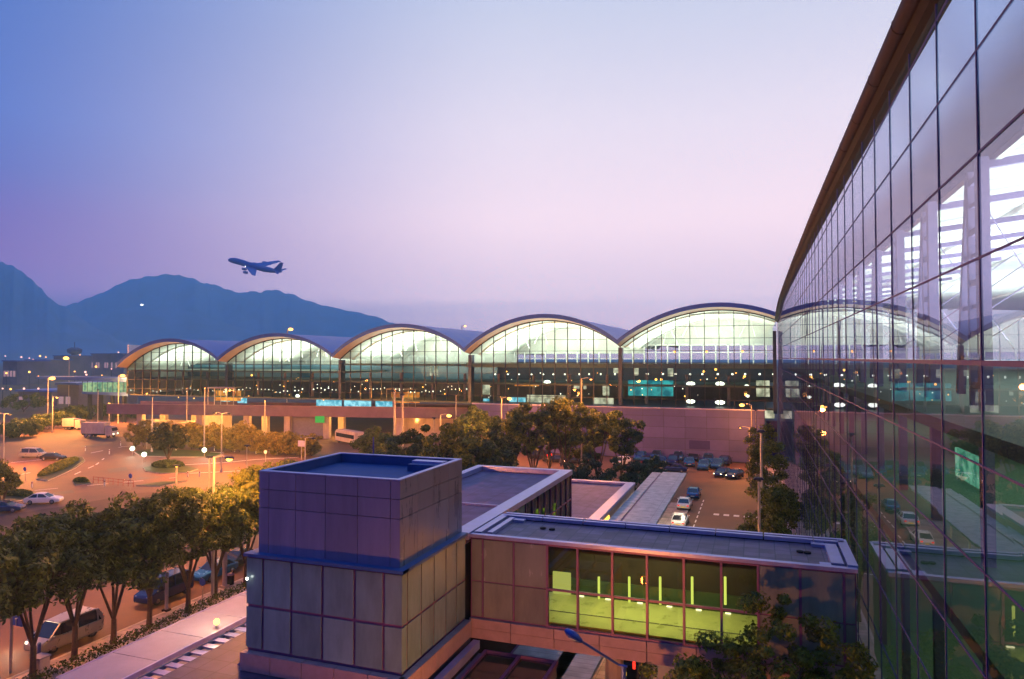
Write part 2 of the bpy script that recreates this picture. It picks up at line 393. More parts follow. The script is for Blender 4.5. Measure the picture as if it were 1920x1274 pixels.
# painted markings: one object per marking kind
g = MB()
for i in range(18):
    y = 58 + i * 2.6; g.box(-7.55, -7.4, y, y + 1.5, .012, .018)
for i in range(12):
    g.box(-7.2 + i * .6, -6.85 + i * .6, 73.4, 73.6, .012, .018)
for i in range(5):
    g.box(-5.6 + i * 1.25, -4.9 + i * 1.25, 94.2, 95.2, .012, .018)
g.box(-3.2, -3.05, 80, 83, .012, .018); g.box(-3.9, -3.2, 82.8, 83.1, .012, .018)
g.add([(-4.4, 82.95, .018), (-3.9, 82.4, .018), (-3.9, 83.5, .018)], [(0, 1, 2)])
tag(g.build('road_markings', M['paint']), kind='structure')
g = MB()
def stripe(pts, w=.15, dash=None):
    for i in range(len(pts) - 1):
        p, q = P(*pts[i]), P(*pts[i + 1]); L = (q - p).length; u = (q - p) / L; n = Vector((-u.y, u.x, 0)) * w
        t = 0
        while t < L:
            e = min(L, t + (dash or L)); A, B = p + u * t, p + u * e
            g.add([(A - n).to_tuple()[:2] + (.016,), (B - n).to_tuple()[:2] + (.016,), (B + n).to_tuple()[:2] + (.016,), (A + n).to_tuple()[:2] + (.016,)], [(0, 1, 2, 3)])
            t = e + (dash or 0) * 1.3
stripe([(20, 868), (80, 862)], .15); stripe([(345, 872), (420, 868), (480, 862), (560, 858)], .2)
stripe([(355, 888), (480, 882)], .2); stripe([(30, 892), (70, 884)], .15, 3)
stripe([(170, 850), (230, 838), (300, 832), (420, 840)], .15, 4); stripe([(140, 890), (180, 872), (195, 860)], .12, 3)
stripe([(65, 920), (230, 905), (330, 896)], .12, 3); stripe([(640, 876), (760, 862)], .12, 4)
tag(g.build('road_markings', M['paint']), kind='structure')

M['patch'] = mat('tar_patch', (.05, .03, .022), .6, var=.3, scale=2)
for i, pts in enumerate((((120, 874), (150, 866), (156, 870), (128, 878)), ((200, 880), (236, 876), (240, 882), (205, 887)), ((400, 866), (455, 862), (458, 866), (404, 870)), ((255, 896), (300, 893), (303, 897), (258, 900)), ((150, 836), (200, 832), (203, 835), (154, 839)), ((90, 925), (135, 919), (140, 924), (94, 931)))):
    flat_face(sheet('road_patch', pts, .013, M['patch']))
g = MB()
for i in range(9):
    p, q = P(332 + i * 9, 848), P(338 + i * 9, 851)
    g.add([(p.x, p.y, .019), (q.x, p.y, .019), (q.x, q.y, .019), (p.x, q.y, .019)], [(0, 1, 2, 3)])
tag(g.build('road_markings', M['paint']), kind='structure')
stripe_pts = None
def blob(cx, cy, rx, ry, n=20, wob=.15, seed=1):
    rr = random.Random(seed); ph = rr.random() * 6
    return [(cx + rx * (1 + wob * math.sin(3 * t + ph)) * math.cos(t), cy + ry * (1 + wob * math.sin(2 * t + ph)) * math.sin(t)) for t in [2 * math.pi * i / n for i in range(n)]]
def island(pxpts, seed=0):
    pts = [P(*p) for p in pxpts]
    c = sum(pts, Vector()) / len(pts)
    g = MB(); g.prism([(p.x, p.y) for p in reversed(pts)] if False else [(p.x, p.y) for p in pts], 0, .14)
    tag(g.build('kerb', M['kerb']), kind='structure')
    g = MB(); q = [c + (p - c) * .985 for p in pts]; g.quad(*[(p.x, p.y, .16) for p in q]); o = g.build('grass_ground', M['grass']); flat_face(o); tag(o, kind='structure')
    return c
island([(68, 900), (95, 880), (125, 862), (140, 856), (155, 858), (160, 866), (140, 880), (112, 893), (90, 903)])
island([(268, 878), (300, 872), (345, 874), (372, 881), (350, 888), (300, 889), (272, 885)])
island([(0, 925), (55, 920), (62, 928), (40, 940), (0, 948)])
island([(135, 902), (165, 900), (172, 908), (140, 911)])
island([(250, 848), (290, 842), (360, 846), (420, 852), (400, 858), (320, 858), (262, 856)])
island([(255, 912), (300, 905), (350, 903), (300, 914)])

# hills: real ridges with depth
def ridge(name, pts, dist, depth, seed, amp):
    rr = random.Random(seed); xs = []
    for i in range(len(pts) - 1):
        for k in range(6):
            t = k / 6; xs.append((pts[i][0] * (1 - t) + pts[i + 1][0] * t, pts[i][1] * (1 - t) + pts[i + 1][1] * t))
    xs.append(pts[-1]); rows = 14; g = MB(); n = len(xs)
    spur = [sum(math.sin(i * f + rr.random() * .6) * a for f, a in ((.35, 1), (.8, .5), (1.9, .25))) for i in range(n)]
    for j in range(rows + 1):
        t = j / rows * 2 - 1
        for i, (x, y) in enumerate(xs):
            d = dist + t * depth
            prof = max(0, 1 - abs(t)) ** .85
            top = D(x, y + (rr.random() - .5) * 2.0 + 1.3 * math.sin(i * 1.3), dist)
            base = D(x, 671, d)
            h = top.z * prof * (1 + (0 if abs(t) < .05 else amp * spur[i] * math.sin(math.pi * abs(t))))
            g.v.append((base.x, base.y, max(h, 0) - .5))
    for j in range(rows):
        for i in range(n - 1):
            g.f.append((j * n + i, j * n + i + 1, (j + 1) * n + i + 1, (j + 1) * n + i))
    return tag(g.build(name, M['hill'], smooth=True), kind='structure')
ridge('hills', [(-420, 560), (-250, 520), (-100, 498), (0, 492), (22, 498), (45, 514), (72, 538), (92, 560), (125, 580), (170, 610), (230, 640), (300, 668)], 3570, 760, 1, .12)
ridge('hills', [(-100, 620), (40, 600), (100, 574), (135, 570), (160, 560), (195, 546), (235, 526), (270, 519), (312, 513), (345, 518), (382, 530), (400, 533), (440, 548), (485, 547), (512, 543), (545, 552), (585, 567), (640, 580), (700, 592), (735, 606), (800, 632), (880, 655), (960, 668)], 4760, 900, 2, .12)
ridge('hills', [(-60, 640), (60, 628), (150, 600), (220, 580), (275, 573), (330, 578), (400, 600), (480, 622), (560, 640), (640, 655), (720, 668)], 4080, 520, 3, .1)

hz = MB(); hz.box(-9000, 5100, -3100, 7900, -1, HAZE_TOP)
haze = hz.build('haze', M['hill'])
haze.data.materials.clear()
m, nt2, o2 = nmat('haze_air'); pv = nt2.nodes.new('ShaderNodeVolumePrincipled')
pv.inputs['Color'].default_value = (.36, .8, 1, 1); pv.inputs['Density'].default_value = HAZE_D; pv.inputs['Anisotropy'].default_value = .15
nt2.links.new(pv.outputs[0], o2.inputs['Volume']); haze.data.materials.append(m); tag(haze, kind='stuff')

# ------------------------------------------------------------------ arched terminal
Y0 = 152.3
XV = [7.4, -28.6, -64.6, -100.6, -136.6, -172.6]
ZV = [CAMZ + v for v in (7.0, 3.66, 2.04, .8, -.15, -1.9)]
PK = [CAMZ + v for v in (11.1, 9.65, 8.05, 6.2, 5.1)]
term = thing('airport_terminal', 'long glass airport terminal with five lit vaulted roof arches across the background', 'terminal', (-80, Y0, 0))
def arc(k, t, dz=0):
    x = XV[k] * (1 - t) + XV[k + 1] * t
    zl = ZV[k] * (1 - t) + ZV[k + 1] * t
    h = PK[k] - (ZV[k] + ZV[k + 1]) / 2
    e = 4 * t * (1 - t); e = e ** .93 if e > 0 else 0
    return x, zl + h * e + dz
NT = 28
for k in range(5):
    ts = [i / NT for i in range(NT + 1)]
    if k == 0: ts = [t for t in ts if arc(0, t)[0] < 3.7]; ts = [(7.4 - 3.7) / 36] + ts
    top = [arc(k, t) for t in ts]
    g = MB()                                # shell: top and front fascia
    for i in range(len(top) - 1):
        (xa, za), (xb, zb) = top[i], top[i + 1]
        g.quad((xa, Y0 - 3.6, za), (xb, Y0 - 3.6, zb), (xb, Y0 + 120, zb), (xa, Y0 + 120, za))
        g.quad((xa, Y0 - 3.6, za), (xb, Y0 - 3.6, zb), (xb, Y0 - 3.6, zb - .75), (xa, Y0 - 3.6, za - .75))
        g.bar((xa, Y0 - 3.5, za + .02), (xb, Y0 - 3.5, zb + .02), .5, .3)
    rf = g.build('roof', M['roofmetal'], term)
    g = MB()
    for i in range(len(top) - 1):
        (xa, za), (xb, zb) = top[i], top[i + 1]
        g.quad((xa, Y0 - 3.6, za - .75), (xb, Y0 - 3.6, zb - .75), (xb, Y0 - .1, zb - 1.1), (xa, Y0 - .1, za - 1.1))
    g.build('soffit', M['soffit'], rf)
    g = MB()
    for i in range(len(top) - 1):
        (xa, za), (xb, zb) = top[i], top[i + 1]
        g.bar((xa, Y0 - .05, za - 1.2), (xb, Y0 - .05, zb - 1.2), .3, .22)
    g.build('arch_rim', M['mull_dark'], term)
    g = MB()
    for i in range(len(top) - 1):
        (xa, za), (xb, zb) = top[i], top[i + 1]
        g.quad((xa, Y0 + .1, za - 1.1), (xb, Y0 + .1, zb - 1.1), (xb, Y0 + 62, zb - 1.1), (xa, Y0 + 62, za - 1.1))
    for yy in range(6, 60, 9):              # ceiling ribs
        for i in range(len(top) - 1):
            (xa, za), (xb, zb) = top[i], top[i + 1]
            g.bar((xa, Y0 + yy, za - 1.3), (xb, Y0 + yy, zb - 1.3), .4, .4)
    g.build('vault_ceiling', M['ceil'], term)
    # glazing, panes of 3 x 2.6 m
    g = MB(); gm = MB(); nb = 12
    for j in range(nb):
        t0, t1 = j / nb, (j + 1) / nb
        xa, za = arc(k, t0, -1.15); xb, zb = arc(k, t1, -1.15)
        if xa > 3.7:
            if xb > 3.7: continue
            f = (xa - 3.7) / (xa - xb); za = za + (zb - za) * f; xa = 3.7
        dy = random.uniform(-.01, .01)
        g.quad((xa, Y0 - dy, za), (xb, Y0 + dy, zb), (xb, Y0 - dy, 10), (xa, Y0 + dy, 10))
        gm.box(xb - .07, xb + .07, Y0 - .25, Y0 + .05, 10, zb)
        zz = 11.6
        while zz < min(za, zb) + (0 if min(za, zb) > 24 else 0):
            gm.box(min(xa, xb), max(xa, xb), Y0 - .12, Y0 - .02, zz - .05, zz + .05)
            zz += 2.6
    g.build('glazing', M['glass_term'], term)
    gm.build('mullions', M['mull_dark'], term)
    g = MB(); zb_ = (23.6, 21.6, 18.4, 17.1, 17.1)[k]
    for i in range(len(top) - 1):
        (xa, za), (xb, zb) = top[i], top[i + 1]
        if max(za, zb) - 1.2 > zb_: g.quad((xa, Y0 + 34, min(zb_, za - 1.2)), (xb, Y0 + 34, min(zb_, zb - 1.2)), (xb, Y0 + 34, zb - 1.2), (xa, Y0 + 34, za - 1.2))
    g.build('gable_wall', M['ceil'], term)
    # trusses behind the glass
    xm = (XV[k] + XV[k + 1]) / 2
    xr = 3.5 if k == 0 else XV[k] - .5; xl = XV[k + 1] + .5
    zt = min(ZV[k], ZV[k + 1]) - .2
    g = MB(); g.box(xl, xr, Y0 + 30, Y0 + 30.3, zt - .2, zt); g.box(xl, xr, Y0 + 30, Y0 + 30.3, zt - 2.2, zt - 2.05)
    x = xl
    while x < xr:
        g.box(x, x + .3, Y0 + 30, Y0 + 30.3, 19 if k < 3 else 17, zt); x += 3
    g.build('screen_frame', M['whitesteel'], term)
    for (tx, d) in ((.25, -1), (.4, 1), (.6, -1), (.75, 1)):
        ax, az = arc(k, tx, -1.3)
        if ax < 3: g = MB(); g.path([(ax + d * 2.2, Y0 + 12, az - 4.5), (ax, Y0 + 12, az), (ax - d * 1.2, Y0 + 12, az - 4.5)], .11, 6); g.build('strut', M['whitesteel'], term)
    w = abs(xr - xl)
    area('vault_uplight', ((xl + xr) / 2, Y0 + 16, (20.2, 19.8, 19.6, 18.0, 17.6)[k]), w * .85, 22, (9000, 9000, 9000, 8000, 5500)[k] * w / 35, (.95, 1, .85))
    al = area('gable_wash', ((xl + xr) / 2, Y0 + 8, (20.2, 19.8, 19.6, 18.0, 17.6)[k]), w * .8, 8, (6500, 6000, 6000, 5000, 2600)[k] * w / 35, (.95, 1, .85)); al.rotation_euler = (R(118), 0, 0)
    # mid slabs
g = MB(); g.box(-100, 3.6, Y0 + .6, Y0 + 60, 18.5, 19.0); g.box(-172, -100, Y0 + .6, Y0 + 60, 16.5, 17.0); g.box(-172, 3.6, Y0 + 2, Y0 + 60, 14.2, 14.6); g.box(-172, 3.6, Y0 + .5, Y0 + 60, 9.6, 10)
g.box(-66, 3.6, Y0 + .35, Y0 + .55, 18.2, 19.2)
g.build('floor_slab', M['slab'], term)
g = MB(); g.box(-172, 3.6, Y0 + 60, Y0 + 60.5, 10, 19); g.box(-172, 3.6, Y0 + 24, Y0 + 24.3, 10, 18.5)
g.build('inner_wall', M['dark'], term)
g = MB(); g.box(-172, -66, Y0 + 22, Y0 + 22.3, 14.6, 18.2); g.build('hill_reflection_screen', M['teal'], term)  # opaque screen coloured like the hills the glass reflects
for x in XV[1:-1]:
    g = MB(); g.box(x - .4, x + .4, Y0 - .3, Y0 + 1.6, 9.8, ZV[XV.index(x)] - 1.4); g.build('pier', M['pier_blue'], term)
g = MB(); g.box(3.0, 3.7, Y0 - .5, Y0 + .4, 9, ZV[0] - 1.5); g.build('corner_pier', M['pier_blue'], term)
for x in range(-168, 2, 9):
    g = MB(); g.path([(x, Y0 + 7, 10), (x, Y0 + 7, 16.5)], .35, 10); g.build('column', M['concrete_dk'], term)
g = MB(); g.box(-172.9, -172.6, Y0 + .2, Y0 + 60, 10, 24.2); g.build('end_wall', M['ceil'], term)
# lit fittings and rooms
def facade_panel(name, x0, y0, x1, y1, mt, dy=3., parent=term):
    a, b = PY(x0, y1, Y0 + dy), PY(x1, y0, Y0 + dy)
    g = MB(); g.box(a.x, b.x, Y0 + dy, Y0 + dy + .25, a.z, b.z); return g.build(name, mt, parent)
for (x, y, rx, ry) in ((1295, 720, 10, 5), (1350, 720, 10, 5), (1295, 753, 10, 5), (1350, 755, 11, 5), (1026, 717, 9, 5), (558, 743, 7, 5), (1400, 724, 5, 3), (1402, 743, 4, 3)):
    p = PY(x, y, Y0 + 2.2); s = p.y / F * 1.02
    g = MB(); g.ball((0, 0, 0), rx * s * .78, 12, ry / rx)
    g.v = [(v[0] + p.x, v[1] * .3 + p.y, v[2] + p.z) for v in g.v]; g.build('ceiling_lamp', M['lamp_w2'], term, smooth=True)
for a_ in ((1178, 714, 1262, 742, 'shop'), (593, 748, 640, 765, 'shop_b'), (645, 750, 695, 765, 'shop_b'), (704, 752, 735, 764, 'shop_b'), (414, 741, 430, 753, 'shop_b'), (445, 747, 462, 756, 'shop_b'),
           (955, 746, 985, 764, 'shop_b'), (988, 742, 1060, 758, 'shop_w'), (1418, 714, 1443, 744, 'shop_w'), (905, 722, 918, 740, 'shop_w'), (906, 748, 917, 768, 'shop_b'),
           (806, 686, 810, 705, 'shop_w'), (814, 686, 820, 705, 'shop_w'), (1076, 721, 1086, 729, 'shop_w'), (1094, 720, 1099, 730, 'shop_w'), (1130, 722, 1142, 742, 'shop_w'),
           (1112, 746, 1150, 760, 'shop_w'), (1415, 768, 1452, 784, 'shop_w'), (965, 720, 1010, 724, 'shop_o'), (1150, 690, 1162, 700, 'shop_w'), (1188, 690, 1197, 704, 'shop_w'), (1252, 688, 1262, 706, 'shop_w')):
    facade_panel('lit_room', *a_[:4], M[a_[4]])
g = MB(); go = MB()  # glowing balls for inside lamps and for reflected car park lights
rr = random.Random(3)
for x in list(range(930, 1160, 22)) + list(range(1215, 1450, 26)):
    p = PY(x + rr.uniform(-3, 3), 702, Y0 + 1.5); g.ball(p, .22, 8)
for x in range(245, 885, 7):
    if rr.random() < .75:
        y = 732 + 3 * math.sin(x * .05) + rr.uniform(-2, 2); p = PY(x, y, Y0 + 1.2); (g).ball(p, rr.uniform(.1, .22), 6)
    if rr.random() < .3:
        p = PY(x, 722 + rr.uniform(-2, 16), Y0 + 1.2); g.ball(p, .12, 6)
for i in range(36):
    p = PY(rr.uniform(900, 1450), rr.choice((700, 712, 728, 742)) + rr.uniform(-4, 4), Y0 + 1.5); (go if rr.random() < .5 else g).ball(p, rr.uniform(.07, .16), 6)
for i in range(26):
    p = PY(rr.uniform(250, 880), rr.uniform(706, 752), Y0 + 1.5); go.ball(p, rr.uniform(.08, .2), 6)
for (x, y) in ((1265, 660), (1325, 660), (1392, 659), (1320, 697), (1342, 693), (1396, 706), (1230, 712), (1240, 712), (1199, 715), (472, 704)):
    go.ball(PY(x, y, Y0 + 2), .26, 8)
tag(g.build('small_white_lights', M['lamp_w2'], term), kind='stuff')
tag(go.build('small_orange_lights', M['lamp_na_s'], term), kind='stuff')

# stone retaining wall below the terminal
sw = thing('stone_wall', 'long mauve stone clad wall with square joints behind the car park', 'wall', (-40, 144, 0))
g = MB(); YW = 142.6
xl = -60
nx = 0
x = xl
while x < 1.2:
    zz = 0.1
    for h in (2.0, 2.2, 2.2, 2.2, 1.5):
        g.box(x + .03, min(x + 4.2, 1.2) - .03, YW, YW + .3, zz + .03, zz + h - .03); zz += h
    x += 4.2
g.build('stone_panels', mat('mauve_stone', (.07, .062, .24), .6, var=.15, scale=.25, isl=.18), sw)
g = MB(); g.box(xl, 1.25, YW + .06, YW + 9.5, 0, 10.1); g.build('wall_core', M['mull_dark'], sw)
g = MB(); g.box(xl, 1.3, YW - .15, YW + .5, 10.2, 10.4); g.build('coping', M['coping'], sw)
g = MB(); g.box(-13, -9, YW - .05, YW - .02, 2.3, 4.0); g.build('vent_grille', M['mull'], sw)
pd = thing('glazed_lobby', 'small glazed lobby on a dark base at the corner below the terminal', 'lobby', (2.4, 148, 0))
g = MB(); g.box(1.5, 3.6, 146, Y0, 6.5, 8.0); g.box(1.5, 3.6, 149, Y0, 0, 6.5); g.build('base', M['mull'], pd)

# ------------------------------------------------------------------ glass hall on the right
XW = 3.9
hall = thing('glass_hall', 'towering mirror glass hall wall receding along the right side', 'building', (XW, 60, 0))
def eave_z(y):
    pts = [(-15, 7.6), (10, 7.85), (18, 8.05), (24.5, 8.24), (34, 8.5), (50, 8.86), (75, 9.2), (105, 9.35), (125, 9.2), (140, 8.5), (152.3, 7.2)]
    for (a, b), (c, d) in zip(pts, pts[1:]):
        if y <= c:
            t = (y - a) / (c - a); return CAMZ + b + (d - b) * t
    return CAMZ + 7.2
ys = [-12 + i * 2.95 for i in range(200)]
ys = [y + .2 for y in ys]
off = 14.9 - min(ys, key=lambda v: abs(v - 14.9)); ys = [y + off for y in ys if y + off < 152]
zs = [CAMZ + v for v in (-19.3, -17.3, -15.4, -13.4, -11.6, -9.7, -7.8, -5.87, -3.95, -2.0, -.1, 1.85, 3.8, 5.72, 7.65)]
g = MB(); gm = MB(); gt = MB(); rr = random.Random(5)
for i, y in enumerate(ys):
    y1 = ys[i + 1] if i + 1 < len(ys) else 152.2
    for j, z0_ in enumerate(zs):
        z1_ = zs[j + 1] if j + 1 < len(zs) else 99
        za, zb = min(z1_, eave_z(y)), min(z1_, eave_z(y1))
        if za - z0_ < .02 and zb - z0_ < .02: continue
        q = [XW + rr.uniform(-.0022, .0022) for _ in range(4)]
        g.quad((q[0], y, z0_), (q[1], y, max(za, z0_)), (q[2], y1, max(zb, z0_)), (q[3], y1, z0_))
    gm.box(XW - .022, XW - .003, y - .03, y + .03, 1.2, eave_z(y))
g.build('glazing', M['glass_hall'], hall)
gm.build('mullions', M['mull'], hall)
for zt_ in zs[1:]:
    last = 152.2 if zt_ < CAMZ + 7 else None
    if last is None:
        n = [y for y in [k * .5 for k in range(-24, 305)] if eave_z(y) > zt_]
        gt.box(XW - .018, XW - .004, n[0], n[-1], zt_ - .03, zt_ + .03)
    else:
        th = .05 if abs(zt_ - CAMZ + .1) < .05 else .022
        gt.box(XW - .018, XW - .004, -11, last, zt_ - th, zt_ + th)
gt.build('transoms', M['mull'], hall)
g = MB(); g.box(XW - .06, XW + .2, -11, 152, 0, 1.2); g.build('plinth', M['concrete_dk'], hall)
ye = [k * 2.0 - 12 for k in range(0, 83)]
g = MB(); g.path([(XW - .3, y, eave_z(y) + .5) for y in ye], .25, 14)
ev = g.build('eave_tube', M['eave'], hall, smooth=True)
for y in ye[::2]:
    g = MB(); g.path([(XW - .3, y, eave_z(y) + .5), (XW - .3, y + .05, eave_z(y + .05) + .5)], .262, 14); g.build('joint_ring', M['black'], ev)
g = MB()
for a, b in zip(ye, ye[1:]):
    za, zb = eave_z(a), eave_z(b)
    g.loft([[(XW + .02, a, za - .03), (XW - .14, a, za + .05), (XW - .28, a, za + .3), (XW + .3, a, za + .75), (XW + .3, a, za)],
            [(XW + .02, b, zb - .03), (XW - .14, b, zb + .05), (XW - .28, b, zb + .3), (XW + .3, b, zb + .75), (XW + .3, b, zb)]], cap=False)
g.build('gutter', M['black'], hall)
g = MB()
for a, b in zip(ye, ye[1:]):
    g.path([(XW - .13, a, eave_z(a) + .16), (XW - .13, b, eave_z(b) + .16)], .035, 6)
g.build('drip_rail', M['mull'], hall)
# roof, ceiling, floors, masts
g = MB()
for a, b in zip(ye, ye[1:]):
    za, zb = eave_z(a) + .7, eave_z(b) + .7
    g.quad((XW + .1, a, za), (XW + .1, b, zb), (XW + 20, b, zb + 2.6), (XW + 20, a, za + 2.6))
    g.quad((XW + 20, a, za + 2.6), (XW + 20, b, zb + 2.6), (XW + 45, b, zb + 2.6), (XW + 45, a, za + 2.6))
g.build('roof', M['roofmetal'], hall)
g = MB(); cz = CAMZ
for a in range(-12, 150, 6):
    b = a + 6
    prof = [(8.6, cz + 7.75), (14, cz + 8.5), (22, cz + 9.2), (34, cz + 9.2), (46, cz + 8.6)]
    for (xa, za), (xb, zb) in zip(prof, prof[1:]):
        g.quad((xa, a + .06, za), (xb, a + .06, zb), (xb, b - .06, zb), (xa, b - .06, za))
        for t in (0,):
            xm, zm = xa + (xb - xa) * t, za + (zb - za) * t; g.box(xm - .12, xm + .12, a, b, zm - .3, zm - .04)
g.build('ceiling', M['ceil_hall'], hall)
for a in range(-12, 144, 8):
    g = MB(); y = a + 2.4
    g.box(7.9, 8.3, y, y + .4, 0, cz + 7.6); g.box(7.95, 8.2, y + 1.5, y + 1.75, cz - 2, cz + 7.4)
    for k in range(0, 10, 2): g.box(7.98, 8.16, y + .4, y + 1.5, cz - 1.2 + k, cz - .95 + k)
    g.bar((8.1, y + 1.75, cz + 7.2), (8.1, y + 3.6, cz - 1.5), .3)
    for k in (0, 2, 4, 6): g.bar((8.1, y + .3, cz + k), (8.1, y + 3.3 - k * .2, cz + k), .16)
    g.bar((8.1, y + .2, cz + 7.3), (20, y + .2, cz + 8.6), .3)
    g.path([(8.1, y + .3, cz + 6), (14, y + 9, cz + .5)], .025, 5); g.path([(14, y + .3, cz + 6), (8.1, y + 9, cz + .5)], .025, 5)
    g.build('truss_mast', M['purplesteel'], hall)
g = MB(); g.box(5.6, 48, -12, 151.5, cz - 2.4, cz - 2.0); g.box(5.6, 48, -12, 151.5, cz - 8.2, cz - 7.8); g.box(4.4, 48, -12, 151.5, .2, .6)
g.build('floor_slab', M['slab'], hall)
g = MB(); g.box(47, 48, -12, 151.5, 0, cz + 8.5); g.box(4.2, 48, -12.2, -12, 0, cz + 7); g.box(24, 24.3, -12, 150, 0, cz - 2.4); g.build('inner_wall', M['dark'], hall)
g = MB()
rr = random.Random(11)
for i in range(26):
    y = rr.uniform(14, 120); x = rr.uniform(9, 22); z_ = rr.choice((cz - 2.6, cz - 8.4)); g = MB(); g.box(x, x + 1.4, y, y + .3, z_ - .12, z_); g.build('strip_light', M['lamp_w2'], hall)
g = MB(); g.box(12, 12.2, 34, 35.5, cz - 7.6, cz - 5.4); g.box(12, 12.2, 47, 52, cz - 7.6, cz - 5.8); g.box(10, 10.2, 22, 23, .8, 4); g.build('lit_window', M['winpanel'], hall)
for (y, p) in ((25, 1), (60, 1), (100, .7)):
    area('hall_uplight', (22, y, cz + 1), 26, 30, 12500 * p, (.95, 1, .94))
for y in (20, 50, 90):
    area('hall_lower_light', (14, y, cz - 2.6), 12, 22, 700, (.6, 1, .6), up=False)
    area('hall_lower_light', (14, y, cz - 8.4), 12, 22, 700, (.65, 1, .5), up=False)

# ------------------------------------------------------------------ clad wall helper
def clad(parent, name, m, axis, c, a0, a1, z0, z1, ncol, rows, gap=.03, th=.08, sign=1, cols=None):
    """panels on a plane: axis 'x' -> plane x=c running in y, 'y' -> plane y=c running in x"""
    g = MB(); cols = cols or [i / ncol for i in range(ncol + 1)]
    rs = [z0 + (z1 - z0) * r for r in rows]
    for u0, u1 in zip(cols, cols[1:]):
        A, B = a0 + (a1 - a0) * u0, a0 + (a1 - a0) * u1
        lo, hi = min(A, B) + gap, max(A, B) - gap
        for r0, r1 in zip(rs, rs[1:]):
            if axis == 'x': g.box(c, c + sign * th, lo, hi, r0 + gap, r1 - gap)
            else: g.box(lo, hi, c, c + sign * th, r0 + gap, r1 - gap)
    return g.build(name, m, parent)

ZT, ZB = 12.8, 9.15
XL, XR, YF, YK = -19.0, -12.05, 22.25, 46.3
tw = thing('panelled_block', 'two tier plant block, purple cladding above frosted green panels, in the foreground', 'building', (-15.5, 30, 0))
g = MB(); g.box(XL + .1, XR - .1, YF + .1, 28.1, 0, ZT - .02); g.build('core', M['frame_purple'], tw)
c5 = [0, .115, .31, .51, .715, .9, 1]
clad(tw, 'front_panel', M['clad_green'], 'y', YF + .08, XL, XR, ZB, ZT - .08, 5, [0, .47, 1], gap=.055, sign=-1, th=.03, cols=[0, .12, .31, .51, .71, .885, 1])
clad(tw, 'side_panel', M['clad_green'], 'x', XR - .08, YF, 28.05, ZB, ZT - .08, 5, [0, .47, 1], gap=.045, sign=1, th=.03, cols=[0, .08, .27, .46, .65, .83, 1])
g = MB(); g.box(XL - .02, XR + .05, YF - .06, YF + .4, ZT - .06, ZT + .06); g.box(XR - .4, XR + .05, YF - .05, 28.05, ZT - .063, ZT + .058); g.box(XL, XL + .5, YF, 28, ZT - .05, ZT + .05)
g.build('flashing', M['coping_blue'], tw)
clad(tw, 'plinth_panel', M['plinth'], 'y', YF + .06, XL, XR + .15, ZB - .75, ZB - .04, 5, [0, 1], gap=.015, sign=-1, th=.3)
clad(tw, 'plinth_panel', M['plinth'], 'x', XR - .06, YF - .2, 28.05, ZB - .75, ZB - .04, 5, [0, 1], gap=.015, sign=1, th=.3)
UL, UR, UF, UK, UT = -18.56, -12.3, 22.5, 28.1, 16.05
g = MB(); g.box(UL + .08, UR - .08, UF + .08, UK - .08, ZT - .1, UT - .5); g.build('upper_core', M['black'], tw)
rw = [0, .56, .785, 1]
clad(tw, 'upper_panel', M['clad_purple'], 'y', UF + .08, UL, UR, ZT + .05, UT - .04, 4, rw, gap=.012, sign=-1, cols=[0, .075, .275, .49, .715, .935, 1])
clad(tw, 'upper_panel', mat('grey_violet_cladding', (.2, .21, .29), .3, .35, var=.14, scale=2, streak=.15, isl=.08), 'x', UR - .08, UF, UK, ZT + .05, UT - .04, 4, rw, gap=.012, sign=1, cols=[0, .25, .5, .75, 1])
clad(tw, 'upper_panel', M['clad_purple'], 'y', UK - .08, UL, UR, ZT + .05, UT - .04, 4, rw, gap=.012, sign=1)
clad(tw, 'upper_panel', M['clad_purple'], 'x', UL + .08, UF, UK, ZT + .05, UT - .04, 4, rw, gap=.012, sign=-1)
g = MB(); w = .22
g.box(UL, UR, UF, UF + w, UT - .04, UT); g.box(UL, UR, UK - w, UK, UT - .04, UT); g.box(UL, UL + w, UF + w, UK - w, UT - .04, UT); g.box(UR - w, UR, UF + w, UK - w, UT - .04, UT)
g.build('coping', M['coping'], tw)
g = MB()
g.box(UL + .1, UR - .1, UF + .1, UF + w - .02, UT - .55, UT - .05); g.box(UL + .1, UR - .1, UK - w + .02, UK - .1, UT - .55, UT - .05)
g.box(UL + .1, UL + w - .02, UF + w, UK - w, UT - .55, UT - .05); g.box(UR - w + .02, UR - .1, UF + w, UK - w, UT - .55, UT - .05)
g.build('parapet_inner', M['roof_blue'], tw)
g = MB(); g.box(UL + .2, UR - .2, UF + .2, UK - .2, UT - .5, UT - .42); g.build('upper_roof', M['roof_blue'], tw)
hp = MB(); hp.box(UR - 1.9, UR - .5, UK - 1.5, UK - .6, UT - .42, UT - .12)
hh = hp.build('roof_hatch', M['roof_blue'], tw)
hp = MB(); hp.box(UR - 1.95, UR - .45, UK - 1.0, UK - .55, UT - .12, UT - .04); hp.build('hatch_lid', M['coping'], hh)
p = P(700, 866, UT - .42)
g = MB(); g.path([p, p + Vector((0, 0, 1.15))], [.045, .03], 8); g.path([p, p + Vector((0, 0, .1))], .12, 8); g.build('mast', M['blue'], tw)
wl = MB(); q = P(466, 1100, 11.5); wl.ball((XL + .2, YF - .1, 11.9), .055, 8); wl.build('wall_light', M['lamp_w'], tw)

